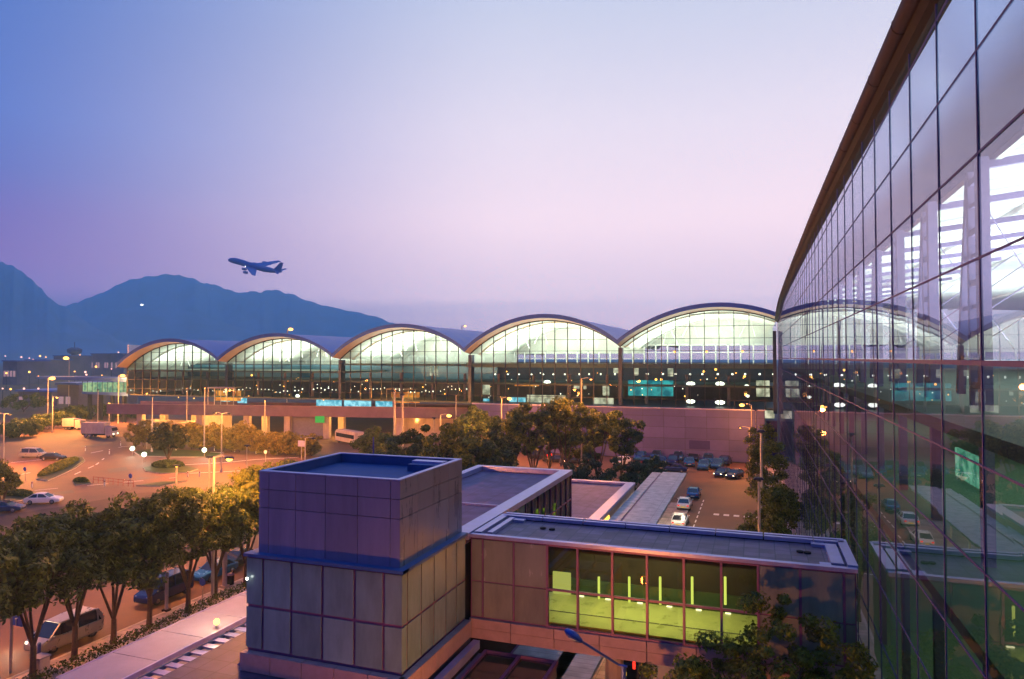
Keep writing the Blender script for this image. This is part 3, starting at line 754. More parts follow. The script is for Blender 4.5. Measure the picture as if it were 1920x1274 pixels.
# long low block behind, with dark glazed side
lb = thing('low_block', 'long low block with a purple flat roof behind the two tier block', 'building', (-15.5, 37, 0))
g = MB(); g.box(XL + .1, XR - .15, 28.2, YK - .1, 0, ZT - .5); g.build('core', M['black'], lb)
g = MB(); g.box(XL + .1, XR - .1, 28.2, YK - .1, ZT - .5, ZT - .34); g.build('roof_membrane', M['roof_purple'], lb)
g = MB(); g.box(XR - .75, XR + .03, 28.15, YK, ZT - .3, ZT); g.box(XL, XL + .5, 28.2, YK, ZT - .3, ZT); g.box(XL + .5, XR - .75, YK - .5, YK, ZT - .3, ZT); g.box(XL + .5, XR - .75, 35.0, 35.12, ZT - .34, ZT - .24)
g.build('coping', M['coping'], lb)
g = MB(); g.box(XR - .78, XR - .755, 28.2, YK - .5, ZT - .42, ZT - .05); g.build('gutter', M['black'], lb)
clad(lb, 'side_panel', M['clad_green'], 'x', XR - .15, 28.9, 36.3, ZB, ZT - .35, 5, [0, .47, 1], gap=.04)
gg = MB()
for i in range(8): gg.box(XR - .14, XR - .09, 36.4 + i * 1.23, 36.4 + i * 1.23 + 1.15, ZB, ZT - .35)
gg.build('side_glazing', mat('dark_reflecting_glass', (.012, .02, .015), .07, 0, spec=1., var=.1), lb)
gg = MB()
for i in range(9): gg.box(XR - .1, XR - .02, 36.34 + i * 1.23, 36.4 + i * 1.23, ZB, ZT - .3)
gg.box(XR - .1, XR - .025, 36.3, YK, 10.8, 10.88)
gg.build('side_mullions', M['frame_purple'], lb)
gg = MB()
for yy, zz in ((38.3, 10.3), (39.6, 10.1), (42.0, 9.9)): gg.box(XR - .085, XR - .07, yy, yy + .5, zz, zz + 1.4)
gg.build('lit_window', emit_var('olive_window_glow', (.35, .5, .05), (.03, .06, .01), .35, 2), lb)

# annex roof beyond
an = thing('low_annex', 'low annex with a mauve flat roof and lit side strip beyond the low block', 'building', (-16, 60, 0))
ZA = 6.0; AX = -13.5; AY = P(1190, 905, ZA).y
g = MB(); g.box(-21, AX - .1, YK + .1, AY - .1, 0, ZA - .4); g.build('core', M['concrete'], an)
g = MB(); g.box(-21, AX - .2, YK + .1, AY - .1, ZA - .4, ZA - .3); g.build('roof_membrane', M['roof_purple'], an)
g = MB(); g.box(AX - 1.0, AX, YK + .1, AY, ZA - .25, ZA); g.box(-21, AX - 1.0, AY - .8, AY, ZA - .25, ZA); g.build('coping', M['coping'], an)
g = MB(); g.box(AX - .08, AX - .0, 56, 66, ZA - .9, ZA - .6); g.build('strip_light', emit('amber_strip_glow', (1, .55, .08), 3), an)
point('annex_strip_lamp', (AX + .5, 61, ZA - .8), 300, SODIUM, .3)

# walkway canopies
ZC = 5.3
cn = thing('walkway_canopy', 'long pale slatted walkway canopy split by a dark gutter beside the taxi lane', 'canopy', (-11, 70, 0))
yf = P(1243, 885, ZC).y
g = MB(); g.box(-13.3, -12.2, 48, yf - .8, ZC - .2, ZC); g.box(-12.0, -8.9, 30, yf, ZC - .2, ZC); g.build('roof_panel', M['canopy'], cn)
g = MB(); g.box(-12.2, -12.0, 30, yf - .5, ZC - .3, ZC - .08); g.build('gutter', M['frame_purple'], cn)
for i in range(9):
    g = MB(); yy = 32 + i * 7; g.path([(-12.1, yy, 0), (-12.1, yy, ZC - .2)], .1, 8); g.bar((-13.2 if yy > 48 else -12.1, yy, ZC - .28), (-9, yy, ZC - .28), .12, .14); g.build('post', M['pole'], cn)
g = MB(); g.box(-9.3, -9.1, 50, 88, 4.98, 5.08); g.build('strip_light', M['lamp_w2'], cn)
al = area('canopy_strip_lamp', (-9.0, 70, 4.9), .3, 38, 2600, (1, .72, .45), up=False); al.rotation_euler = (0, R(25), 0)
cn2 = thing('walkway_canopy', 'short pale canopy roof seen beneath the link bridge by the van', 'canopy', (-8.2, 30, 0))
g = MB(); g.box(-9.6, -7.6, 14, 38, ZC - .2, ZC); g.build('roof_panel', M['canopy'], cn2)
for yy in (18, 26, 34):
    g = MB(); g.path([(-8.8, yy, 0), (-8.8, yy, ZC - .2)], .09, 8); g.build('post', M['pole'], cn2)

# ------------------------------------------------------------------ link bridge
BY0, BY1, BX0, BX1, BZ0 = 28.35, 32.35, XR - .05, 3.35, 8.25
lk = thing('link_bridge', 'glazed link bridge with yellow green lit floor joining the block to the glass hall', 'bridge', ((BX0 + BX1) / 2, 30, 0))
xs_ = [P(x, 1030, ZT).x for x in (0,)]
def bx(px): return PY(px, 1050, BY0).x
cols = [bx(v) for v in (884, 905, 963, 1026, 1083, 1148, 1213, 1282, 1352, 1421, 1500, 1582, 1604)]
cols[0] = BX0 + .12; cols[-1] = BX1
GL0, GL1 = cols[3], cols[9]
ZR = [ZB, ZB + (ZT - .35 - ZB) * .47, ZT - .25]
for ab in (list(zip(cols[:3], cols[1:4])), list(zip(cols[9:-1], cols[10:]))):
    g = MB()
    for a, b in ab:
        for z0_, z1_ in zip(ZR, ZR[1:]): g.box(a + .05, b - .05, BY0, BY0 + .08, z0_ + .03, z1_ - .03)
    g.build('cladding', M['clad_brown'], lk)
g = MB(); g.box(BX0 + .1, GL0 - .02, BY0 + .05, BY0 + .16, ZB - .05, ZT - .2); g.build('panel_backing', M['frame_purple'], lk)
g = MB(); g.box(GL1 + .02, BX1, BY0 + .05, BY0 + .16, ZB - .05, ZT - .2); g.box(BX1 - .1, BX1, BY0 + .16, BY1, ZB, ZT - .2); g.build('panel_backing', M['frame_purple'], lk)
g = MB()
for (a, b) in zip(cols[3:9], cols[4:10]):
    for z0_, z1_ in zip(ZR, ZR[1:]): g.box(a + .04, b - .04, BY0 + .03, BY0 + .05, z0_ + .02, z1_ - .02)
g.build('window_pane', M['glass_link'], lk)
g = MB()
for c in cols[3:10]: g.box(c - .045, c + .045, BY0 - .05, BY0 + .12, ZB - .03, ZT - .22)
for z_ in ZR: g.box(GL0 + .045, GL1 - .045, BY0 - .02, BY0 + .1, z_ - .035, z_ + .035)
for c in cols[1:3] + cols[10:12]: g.box(c - .035, c + .035, BY0 - .01, BY0 + .06, ZB, ZT - .24)
g.build('window_frame', M['frame_purple'], lk)
g = MB(); g.box(GL0 - 1.8, GL1, BY0 + .2, BY1 - .15, ZB - .05, ZB + .12); g.build('lit_floor', M['floor_g'], lk)
g = MB(); g.box(BX0, BX1, BY1 - .15, BY1, ZB + .9, ZT - .3); g.box(GL0 - 1.9, GL0 - 1.8, BY0 + .17, BY1 - .16, ZB, ZT - .3); g.box(GL1, GL1 + .1, BY0 + .17, BY1 - .16, ZB, ZT - .3); g.box(GL0 - 1.8, GL1, BY0 + .2, BY1 - .15, ZT - .5, ZT - .4)
g.build('inner_wall', mat('brown_inner_wall', (.03, .02, .012), .6, var=.3), lk)
g = MB(); g.box(GL0, GL1, BY1 - .2, BY1 - .15, ZB + .12, ZB + .9); g.build('rear_dado', mat('green_dado', (.05, .08, .04), .3, var=.2), lk)
for px in (1123, 1180, 1238, 1298, 1360):
    a_, b_ = PY(px, 1134, BY1 - .3), PY(px, 1082, BY1 - .3)
    g = MB(); g.path([(a_.x, a_.y, a_.z), (a_.x, a_.y, b_.z)], .055, 8); g.build('tube_light', M['tube'], lk)
g = MB(); a_, b_ = PY(1037, 1128, BY1 - .3), PY(1070, 1075, BY1 - .3); g.box(a_.x, b_.x, BY1 - .35, BY1 - .25, a_.z, b_.z); g.build('lit_doorway', M['door'], lk)
g = MB()
for px in (1090, 1140, 1200, 1255, 1310, 1365):
    a_ = PY(px, 1126, BY1 - .35); g = MB(); g.box(a_.x - .12, a_.x + .12, BY1 - .4, BY1 - .3, ZB + .14, ZB + .17); g.build('floor_light', M['lamp_w2'], lk)
g = MB(); g.path([(GL0, BY0 + .35, ZB + .55), (GL1, BY0 + .35, ZB + .55)], .02, 6)
g.build('handrail', M['chrome'], lk)
for i in range(4):
    x = GL0 + (GL1 - GL0) * (i + .5) / 4; area('link_downlight', (x, (BY0 + BY1) / 2, ZT - .55), 1.6, 1.6, 110 if i < 3 else 55, (1, .98, .6), up=False)
# roof with coping rails and pavers
g = MB(); g.box(BX0 + .1, BX1 - .1, BY0 + .25, BY1 - .3, ZT - .4, ZT - .2); g.build('roof_pavers', M['roof_tile'], lk)
g = MB(); g.box(BX0 + .1, BX1 + .05, BY0 - .05, BY0 + .22, ZT - .2, ZT - .06); g.build('coping', M['coping'], lk)
for (ya, yb, zt_) in ((BY1 - .32, BY1 - .12, ZT - .0), (BY1, BY1 + .22, ZT + .02)):
    g = MB(); x = BX0 + .3
    while x < BX1 - .1: g.box(x, min(x + 1.95, BX1), ya, yb, zt_ - .16, zt_); x += 2.0
    g.build('coping_rail', M['coping'], lk)
g = MB(); g.box(BX0 + .3, BX1, BY1 - .11, BY1, ZT - .3, ZT - .14); g.build('gutter', M['black'], lk)
g = MB(); g.box(BX1 - .8, BX1 - .35, BY0 + .5, BY1 - .6, ZT - .2, ZT - .04); g.build('end_upstand', M['coping'], lk)
g = MB(); g.box(BX1 - .25, BX1 + .1, BY0 + .25, BY1 + .2, ZT - .15, ZT + .0); g.build('end_upstand', M['coping'], lk)
g = MB(); g.box(BX1 - 1.2, BX1 - .8, BY0 + .25, BY0 + .6, ZT - .19, ZT - .07); g.build('end_upstand', M['coping'], lk)
g = MB(); g.box(BX1 - 1.3, BX1 - .8, BY1 - .75, BY1 - .35, ZT - .19, ZT - .07); g.build('end_upstand', M['coping'], lk)
g = MB(); g.box(BX0 + .15, BX0 + .5, BY0 + .3, BY1, ZT - .18, ZT - .02); g.build('end_upstand', M['coping'], lk)
g = MB(); g.box(BX0 + .7, BX0 + .95, BY0 + .5, BY1 - .4, ZT - .2, ZT - .05); g.build('end_upstand', M['coping'], lk)
g = MB(); g.box(BX0 + .95, BX0 + 1.5, BY1 - .8, BY1 - .4, ZT - .2, ZT - .08); g.build('end_upstand', M['coping'], lk)
g = MB()
for px, py in ((1018, 992), (1035, 994), (1500, 1036), (1514, 1038)):
    a_ = P(px, py, ZT - .2); g = MB(); g.path([a_, a_ + Vector((0, 0, .06))], .14, 10); g.build('roof_drain', M['black'], lk)
g = MB()
for i in range(8):
    a = BX0 + .1 + (BX1 - BX0) * i / 8; b = BX0 + .1 + (BX1 - BX0) * (i + 1) / 8 - .03
    g.box(a, min(b, BX1), BY0 - .12, BY0 + .2, ZB - .45, ZB - .05); g.box(a, min(b, BX1), BY0 - .1, BY0 + .2, BZ0, ZB - .47)
g.build('fascia_panel', M['plinth'], lk)
g = MB(); g.box(BX0 + .1, BX1, BY0 + .2, BY1, BZ0 + .02, ZB - .1); g.build('deck', M['concrete_dk'], lk)
for x in (-6, 1.5):
    g = MB(); g.path([(x, 30.3, 0), (x, 30.3, BZ0)], .4, 14); g.build('support_column', M['concrete'], lk)

# glass skylight below the bridge, beside the block
sk = thing('skylight', 'low glazed skylight in brown frames at the foot of the link bridge', 'skylight', (-10, 24, 0))
g = MB(); g.box(-11.1, -8.0, 14, 28.0, 7.75, 7.78); g.build('glass_pane', mat('olive_skylight_glass', (.05, .04, .02), .06, 0, spec=1, var=.2), sk)
g = MB()
for x in (-11.15, -9.6, -8.0): g.box(x - .07, x + .07, 14, 28.1, 7.7, 7.9)
for y in (16, 19, 22, 25, 28.1): g.box(-11.1, -8, y - .05, y + .05, 7.72, 7.88)
g.build('skylight_frame', M['frame_purple'], sk)
g = MB(); g.box(-11.5, -8, 14, 28.1, 0, 7.7); g.build('base', M['concrete_dk'], sk)
gv = thing('gutter_channel', 'mauve gutter channel with orange gravel strip beside the two tier block', 'gutter', (-11.5, 24, 0))
g = MB(); g.box(-11.75, -11.45, 12, 28.1, 7.9, 8.25); g.build('upstand', M['coping'], gv)
g = MB(); g.box(-11.9, -11.75, 12, 28.1, 7.8, 7.9)
rr = random.Random(2)
for i in range(140): g.ball((-11.82 + rr.uniform(-.06, .06), 12 + i * .115, 7.95), rr.uniform(.05, .09), 6)
g.build('gravel', M['plinth'], gv)

# terrace in front of the block, long canopy and louvre screen
tr = thing('terrace_roof', 'purple paved terrace roof in front of the two tier block', 'terrace', (-22, 20, 0))
g = MB(); g.box(-21.45, -11.95, 4, YF + 6, 0, 8.38); g.build('terrace_slab', M['terrace'], tr)
vt = P(462, 1245, 8.4)
o = thing('roof_vent', 'small pale blue roof vent cowl on the purple terrace', 'vent', vt)
g = MB(); g.loft([[(-.3, -.2, 0), (.3, -.2, 0), (.3, .2, 0), (-.3, .2, 0)], [(-.1, -.15, .18), (.28, -.15, .22), (.28, .15, .22), (-.1, .15, .18)]]); g.build('cowl', M['coping_blue'], o, world=False)
g = MB(); g.path([(.15, 0, .2), (.15, 0, .35)], .06, 8); g.build('spout', M['coping_blue'], o, world=False)
ZL = 5.6
lc = thing('walkway_canopy', 'wide smooth lilac canopy roof beside the row of street trees', 'canopy', (-31, 30, 0))
xa, xb = P(460, 1110, ZL).x, P(460, 1158, ZL).x
xa = (P(105, 1272, ZL).x + xa) / 2; xb = -1.985 * .9425 * (CAMZ - ZL)
ynear = 8
g = MB()
y = P(105, 1272, ZL).y
while y < 62: g.box(xa, xb, y, min(y + 2.96, 62), ZL - .15, ZL); y += 3
g.build('roof_panel', M['canopy2'], lc)
g = MB(); g.box(xa - .06, xa, P(105, 1272, ZL).y, 62, ZL - .22, ZL + .03); g.box(xb, xb + .12, P(105, 1272, ZL).y, 62, ZL - .2, ZL + .04); g.build('edge_trim', M['coping'], lc)
for i in range(7):
    g = MB(); yy = 20 + i * 6.5; g.path([((xa + xb) / 2, yy, 0), ((xa + xb) / 2, yy, ZL - .15)], .1, 8); g.build('post', M['pole'], lc)
ls = thing('louvre_screen', 'white slatted pergola screen between the lilac canopy and terrace', 'louvre', (xb + 1, 30, 0))
g = MB(); y = 18
xe = xb + 2.0
while y < 45: g.box(xb + .2, xe, y, y + .42, ZL - .35, ZL - .27); y += .8
g.build('slats', M['coping'], ls)
g = MB(); g.box(xb + .13, xb + .2, 18, 45, ZL - .45, ZL - .25); g.box(xe, xe + .1, 18, 45, ZL - .45, ZL - .2); g.build('frame', M['coping_blue'], ls)
for yy in (20, 26, 32, 38, 44):
    g = MB(); g.path([(xe + .05, yy, 0), (xe + .05, yy, ZL - .4)], .07, 8); g.build('post', M['pole'], ls)

# ------------------------------------------------------------------ viaduct
va, vb = P(200, 758, 8.2), P(1145, 769, 8.2)
u = (vb - va).normalized(); nrm = Vector((-u.y, u.x, 0))
if nrm.y < 0: nrm = -nrm
vd = thing('road_viaduct', 'long concrete road viaduct on piers running in front of the terminal', 'viaduct', ((va + vb) / 2 * Vector((1, 1, 0))) if False else ((va.x + vb.x) / 2, (va.y + vb.y) / 2, 0))
def vp(t, off, z_): p = va + (vb - va) * t + nrm * off; return (p.x, p.y, z_)
def vbox(g, t0, t1, o0, o1, z0, z1):
    g.add([vp(t0, o0, z0), vp(t1, o0, z0), vp(t1, o1, z0), vp(t0, o1, z0), vp(t0, o0, z1), vp(t1, o0, z1), vp(t1, o1, z1), vp(t0, o1, z1)],
          [(0, 3, 2, 1), (4, 5, 6, 7), (0, 1, 5, 4), (1, 2, 6, 5), (2, 3, 7, 6), (3, 0, 4, 7)])
g = MB(); vbox(g, 0, 1, .3, 13, 6.0, 7.2); g.build('deck', M['concrete_dk'], vd)
g = MB(); vbox(g, 0, 1, 0, .3, 5.6, 8.2); vbox(g, 0, 1, 13, 13.3, 6, 8.2); g.build('parapet', mat('parapet_concrete', (.16, .1, .14), .8, var=.2, scale=.4), vd)
g = MB(); vbox(g, 0, 1, -.12, .42, 8.2, 8.32); g.build('parapet_cap', M['plinth'], vd)
for t in (.06, .19, .29, .375, .455, .60, .72, .86):
    g = MB(); vbox(g, t, t + .012, 1.2, 2.6, 0, 6.0); g.build('pier', M['concrete'], vd)
    g = MB(); vbox(g, t, t + .012, 10.5, 12, 0, 6.0); g.build('pier', M['concrete'], vd)
g = MB(); vbox(g, .14, .23, 9, 9.3, 0, 6); g.build('back_wall', M['concrete'], vd)
g = MB(); vbox(g, .60, .99, 6, 6.4, 0, 6); g.build('back_wall', M['concrete'], vd)
g = MB(); vbox(g, .375, .45, 2.7, 3, 0, 5.9); g.build('blue_hoarding', mat('slate_hoarding', (.16, .15, .28), .6), vd)
g = MB(); vbox(g, .445, .462, -.6, -.1, 4.2, 5.8)
g.build('green_sign', emit('green_sign_glow', (.1, .6, .1), .7), vd)
g = MB()
for t in (.28, .30, .36, .50, .54, .575, .24): g = MB(); vbox(g, t, t + .012, 5, 5.5, 5.5, 5.7); g.build('soffit_lamp', M['lamp_na_s'], vd)
for t in (.08, .17, .29, .36, .47, .54, .63, .74): p = Vector(vp(t, 6, 4.6)); point('underpass_lamp', p, 6000, (1, .42, .08), .3)
# deck shelters with orange light
def shelter(px0, px1, lab):
    a, b = P(px0, 762, 8.2), P(px1, 762, 8.2); t0 = (a - va).dot(u) / (vb - va).length; t1 = (b - va).dot(u) / (vb - va).length
    c = Vector(vp((t0 + t1) / 2, 9, 7.2)); s = thing('drop_off_shelter', lab, 'shelter', c)
    g = MB(); vbox(g, t0, t1, 7.5, 12, 12.2, 12.5); g.build('shelter_roof', M['soffit'], s)
    for k in range(5):
        t = t0 + (t1 - t0) * k / 4; g = MB(); g.path([vp(t, 8, 7.2), vp(t, 8, 12.2)], .1, 6); g.build('post', M['pole'], s)
    g = MB(); vbox(g, t0, t1, 11.5, 11.7, 8.6, 11.4); g.build('lit_back_panel', M['shop_o'], s)
    point('shelter_lamp', Vector(vp((t0 + t1) / 2, 8.5, 11.5)), 9000, SODIUM, .3)
shelter(336, 392, 'orange lit drop off shelter at the left end of the viaduct deck')
shelter(714, 772, 'orange lit drop off shelter near the middle of the viaduct deck')
# kiosk building under the left end of the viaduct
c = P(305, 815); kb = thing('kiosk', 'small cream kiosk with bright windows below the left end of the viaduct', 'kiosk', c)
g = MB(); g.box(-7, 6, -2, 4, 0, 3.2); g.build('wall', M['plinth'], kb, world=False)
g = MB(); g.box(-7.5, 6.5, -2.6, 4.5, 3.2, 3.5); g.build('roof', M['concrete'], kb, world=False)
for i in range(3): g = MB(); g.box(-5 + i * 3, -2.8 + i * 3, -2.1, -2.02, 1.4, 2.8); g.build('window', M['lamp_w2'], kb, world=False)
# glass corridor far left
a, b = D(155, 735, 230), D(242, 728, 215)
gc = thing('glass_corridor', 'raised green lit glass corridor reaching left from the terminal', 'corridor', (a.x, a.y, 0))
g = MB(); q = (b - a) * .5 + a
def cor(g, o0, o1, z0, z1, A=a, B=b):
    g.add([(A.x, A.y + o0, z0), (B.x, B.y + o0, z0), (B.x, B.y + o1, z0), (A.x, A.y + o1, z0), (A.x, A.y + o0, z1), (B.x, B.y + o0, z1 + .5), (B.x, B.y + o1, z1 + .5), (A.x, A.y + o1, z1)],
          [(0, 3, 2, 1), (4, 5, 6, 7), (0, 1, 5, 4), (1, 2, 6, 5), (2, 3, 7, 6), (3, 0, 4, 7)])
cor(g, 0, 4, 9.3, 12.2); g.build('lit_glazing', emit_var('corridor_glow', (.45, .7, .35), (.1, .3, .2), .8, .5), gc)
g = MB(); cor(g, -.5, 5, 12.9, 13.8, a + Vector((-32, 8, 0)), b); cor(g, -.3, 4.5, 8.5, 9.2); g.build('roof', M['roofmetal'], gc)
g = MB()
for i in range(10): p = a + (b - a) * (i / 9); g.box(p.x - .08, p.x + .08, p.y - .1, p.y, 9.2, 12.8)
g.build('mullions', M['mull_dark'], gc)
for i in range(4): p = a + (b - a) * ((i + .3) / 4); g = MB(); g.box(p.x - .4, p.x + .4, p.y + 1, p.y + 2, 0, 8.6); g.build('support_column', M['mull_dark'], gc)

# ------------------------------------------------------------------ far apron: low buildings, lights
def far_building(x0, x1, ytop, d, lab, zb=0, tower=False, cat='building'):
    p, q = D(x0, ytop, d), D(x1, ytop, d); s = thing('control_tower' if tower else 'far_building', lab, cat, ((p.x + q.x) / 2, (p.y + q.y) / 2, 0))
    hz_ = p.z; w_ = (q - p).length / 2
    if tower:
        g = MB(); g.path([(0, 0, 0), (0, 0, hz_ * .75)], w_ * .45, 10); g.build('shaft', M['bldg'], s, world=False)
        g = MB(); g.path([(0, 0, hz_ * .75), (0, 0, hz_ * .82), (0, 0, hz_ * .93), (0, 0, hz_)], [w_ * .6, w_, w_ * 1.05, w_ * .5], 12); g.build('cab', M['bldg'], s, world=False)
        g = MB(); g.path([(0, 0, hz_), (0, 0, hz_ + 7)], .5, 6); g.build('antenna', M['bldg'], s, world=False); return
    g = MB(); g.box(-w_, w_, 0, 25, 0, hz_); g.build('wall', M['bldg'], s, world=False)
    g = MB(); g.box(-w_ * 1.02, w_ * 1.02, -1, 26, hz_, hz_ + .8); g.build('roof', M['roofmetal'], s, world=False)
    g = MB(); rr = random.Random(int(x0 * 7 + ytop)); k = -w_ + 1
    while k < w_ - 3:
        if rr.random() < .6: g.box(k, k + 2.2, -.15, 0, hz_ * .35, hz_ * .6)
        k += 3.4
    if g.v: g.build('lit_windows', M['shop_b'] if rr.random() < .4 else emit('dim_window_glow', (.7, .4, .5), .5), s, world=False)
far_building(128, 152, 652, 900, 'dark round control tower rising left of the terminal', tower=True, cat='control tower')
for a_ in ((160, 242, 664, 800, 'long dark hangar just left of the terminal end'), (0, 38, 678, 520, 'pale blue low shed at the far left edge'), (40, 95, 676, 640, 'low apron shed beside the far left shed'),
           (95, 135, 668, 700, 'blocky building at the foot of the control tower'), (20, 110, 735, 300, 'long low lit building behind the round dark tree'), (100, 155, 722, 250, 'dark purple building left of the glass corridor')):
    far_building(a_[0], a_[1], a_[2], a_[3], a_[4])
fl = None
rr = random.Random(21)
pts = [(10, 668), (40, 670), (55, 672), (62, 675), (75, 668), (86, 670), (12, 700), (55, 698), (72, 706), (160, 698), (162, 703), (191, 704), (164, 682), (168, 685), (205, 686), (209, 692), (226, 682), (222, 661), (140, 697), (180, 688),
       (20, 730), (45, 729), (72, 729), (5, 729), (110, 746), (205, 757), (262, 676), (100, 684), (30, 685), (205, 683), (150, 666)]
for i, (x, y) in enumerate(pts):
    d = 420 if y > 690 else 800
    if y > 720: d = 280
    p = D(x, y, d); r = d / F * rr.uniform(1.0, 1.9)
    if fl is None:
        fl = thing('apron_light', 'small far floodlight glowing over the dark apron left of the terminal', 'floodlight', (p.x, p.y, 0), 'distant apron floodlights')
        g = MB(); g.ball((0, 0, 0), 1, 8); lm = g.mesh('lamp', M['lamp_na_s']); lmw = g.mesh('lamp', emit('pink_flood_glow', (1, .5, .4), 2.5))
        g = MB(); g.path([(0, 0, 0), (0, 0, 1)], .12, 6); pm = g.mesh('pole', M['mull_dark'])
        s = fl
    else:
        s = thing('apron_light', 'small far floodlight glowing over the dark apron left of the terminal', 'floodlight', (p.x, p.y, 0), 'distant apron floodlights')
    o = bpy.data.objects.new('lamp', lm if rr.random() < .4 else lmw); COL.objects.link(o); o.parent = s; o.location = (0, 0, p.z); o.scale = (r, r, r)
    o = bpy.data.objects.new('pole', pm); COL.objects.link(o); o.parent = s; o.scale = (1, 1, max(.5, p.z))
hb = D(266, 572, 4000)
g = MB(); g.ball(hb, 5.4, 8); g.v = [((v[0] - hb.x) * 2.2 + hb.x, v[1], v[2]) for v in g.v]; tag(g.build('hilltop_light', M['lamp_w']), 'tiny white light glowing high on the middle hill', 'light')
hb = D(398, 543, 4450)
g = MB(); g.ball(hb, 3.4, 8); tag(g.build('hilltop_light', emit('faint_glow', (.5, .6, 1), 1.2)), 'faint bluish light near the right shoulder of the hill ridge', 'light')

# ------------------------------------------------------------------ trees
def crown(seed, rx, rz, ncl, nl, leaf, clr=.9, flat=1.):
    rr = random.Random(seed); v = []; f = []; cl = []
    for i in range(ncl):
        while True:
            p = Vector((rr.uniform(-1, 1), rr.uniform(-1, 1), rr.uniform(-1, 1)))
            if .35 < p.length < 1 and p.z > -.75: break
        cl.append((Vector((p.x * rx, p.y * rx, p.z * rz)), clr * rr.uniform(.6, 1.25)))
    for c, cr_ in cl:
        for k in range(nl):
            dd = Vector((rr.gauss(0, 1), rr.gauss(0, 1), rr.gauss(0, 1))).normalized() * cr_ * rr.uniform(.45, 1.05) ** .6
            dd.z *= .75
            p = c + dd; s = leaf * rr.uniform(.6, 1.3)
            n = (dd.normalized() + Vector((rr.gauss(0, .5), rr.gauss(0, .5), rr.gauss(0, .5) + .3))).normalized()
            uu = n.cross(Vector((rr.gauss(0, 1), rr.gauss(0, 1), rr.gauss(0, 1)))).normalized(); w = n.cross(uu)
            b = len(v)
            v += [tuple(p - uu * s), tuple(p + w * s * .45), tuple(p + uu * s), tuple(p - w * s * .45)]
            f.append((b, b + 1, b + 2, b + 3))
    g = MB(); g.v = v; g.f = f; return g, cl
def tree(name, label, cat, loc, hgt, rx, rz, seed, m, stems=3, group=None, ncl=34, nl=130, leaf=.2, tr=.16, clr=.95, scale=1, fork=.35):
    s = thing(name, label, cat, loc, group); cz_ = hgt - rz
    g, cl = crown(seed, rx, rz, ncl, nl, leaf, clr)
    g.v = [(a, b, c + cz_) for a, b, c in g.v]; g.build('crown', m, s, world=False)
    rr = random.Random(seed + 99); g = MB()
    zf = (hgt - 2 * rz) * fork
    g.path([(0, 0, -.05), (.03, 0, zf * .5), (0, .02, zf)], [tr * 1.3, tr * 1.05, tr], 8)
    for k in range(stems):
        t = 2 * math.pi * k / stems + rr.random(); r1 = rx * .2
        e = Vector((math.cos(t) * r1, math.sin(t) * r1, zf + (cz_ - zf) * .45)); e2 = Vector((math.cos(t) * rx * .42, math.sin(t) * rx * .42, cz_ - rz * .1))
        g.path([(0, 0, zf * .95), e, e2], [tr * .62, tr * .5, tr * .28], 6)
        near = sorted(cl, key=lambda c: (Vector((c[0].x, c[0].y, c[0].z + cz_)) - e2).length)[:4]
        for c, _ in near: g.path([e2, (c.x, c.y, c.z + cz_)], [tr * .26, tr * .1], 5)
    g.build('trunk', M['bark'], s, world=False); return s
XT = -43.5
row = [(38, 1.0, 'street tree with its trunk at the very bottom left corner of the row'), (41.2, 1.05, 'second street tree in the row, in front of the silver van'), (44.2, .95, 'slim street tree behind the rear of the silver van'),
       (47.6, 1.05, 'multi stemmed street tree between the silver van and the dark van'), (51.2, 1., 'street tree beside the front of the dark blue van'), (54.6, 1.02, 'street tree by the rear of the dark blue van'),
       (58.5, 1.0, 'street tree beside the round blue road sign'), (62.5, 1.05, 'street tree glowing yellow under the near street lamp'), (67, 1.0, 'last visible street tree of the row, beside the purple block'), (34, 1.05, 'street tree with only its crown showing at the left edge')]
for i, (y, s_, lab) in enumerate(row):
    y = y * .94 - 4
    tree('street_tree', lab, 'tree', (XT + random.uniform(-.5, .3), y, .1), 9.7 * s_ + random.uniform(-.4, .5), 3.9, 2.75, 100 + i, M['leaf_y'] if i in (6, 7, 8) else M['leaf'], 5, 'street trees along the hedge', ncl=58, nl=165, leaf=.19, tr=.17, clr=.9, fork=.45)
# trees by the glass hall
for i, (px, py, d, h, rx, lab) in enumerate(((1437, 960, 56, 10.3, 1.9, 'olive tree closest to the link bridge between taxi lane and glass hall'), (1440, 880, 82, 10.6, 2.2, 'middle tree between the taxi lane and the glass hall'), (1432, 850, 104, 10.8, 2.4, 'farthest tree at the foot of the glass hall'),
                                             (1470, 930, 70, 7.6, 1.5, 'short tree on the hall side of the tall pole'))):
    p = D(px, py, d); tree('hall_tree', lab, 'tree', (p.x, p.y, .1), h, rx, 3.4 if h > 9 else 2.3, 200 + i, M['leaf_y'], 3, ncl=40, nl=140, leaf=.16, clr=.75)
# foreground trees, lower right
for i, (px, py, d, rx, rz, lab) in enumerate(((1450, 1115, 25, 2.0, 2.6, 'large dark foreground tree at lower right in front of the link bridge'), (1560, 1170, 24.5, 1.5, 2.2, 'dark tree in the lower right corner against the glass hall'),
                                              (1260, 1222, 25, 1.3, 1.6, 'sparse treetop right of the blue lamp head'), (1340, 1190, 26, 1.3, 1.6, 'treetop between the sparse treetop and the large foreground tree'))):
    p = D(px, py, d); tree('foreground_tree', lab, 'tree', (p.x, p.y, 0), p.z, rx, rz, 300 + i, M['leaf_y'], 5, ncl=(44, 34, 14, 18)[i], nl=150, leaf=.095, clr=.42, tr=.12)
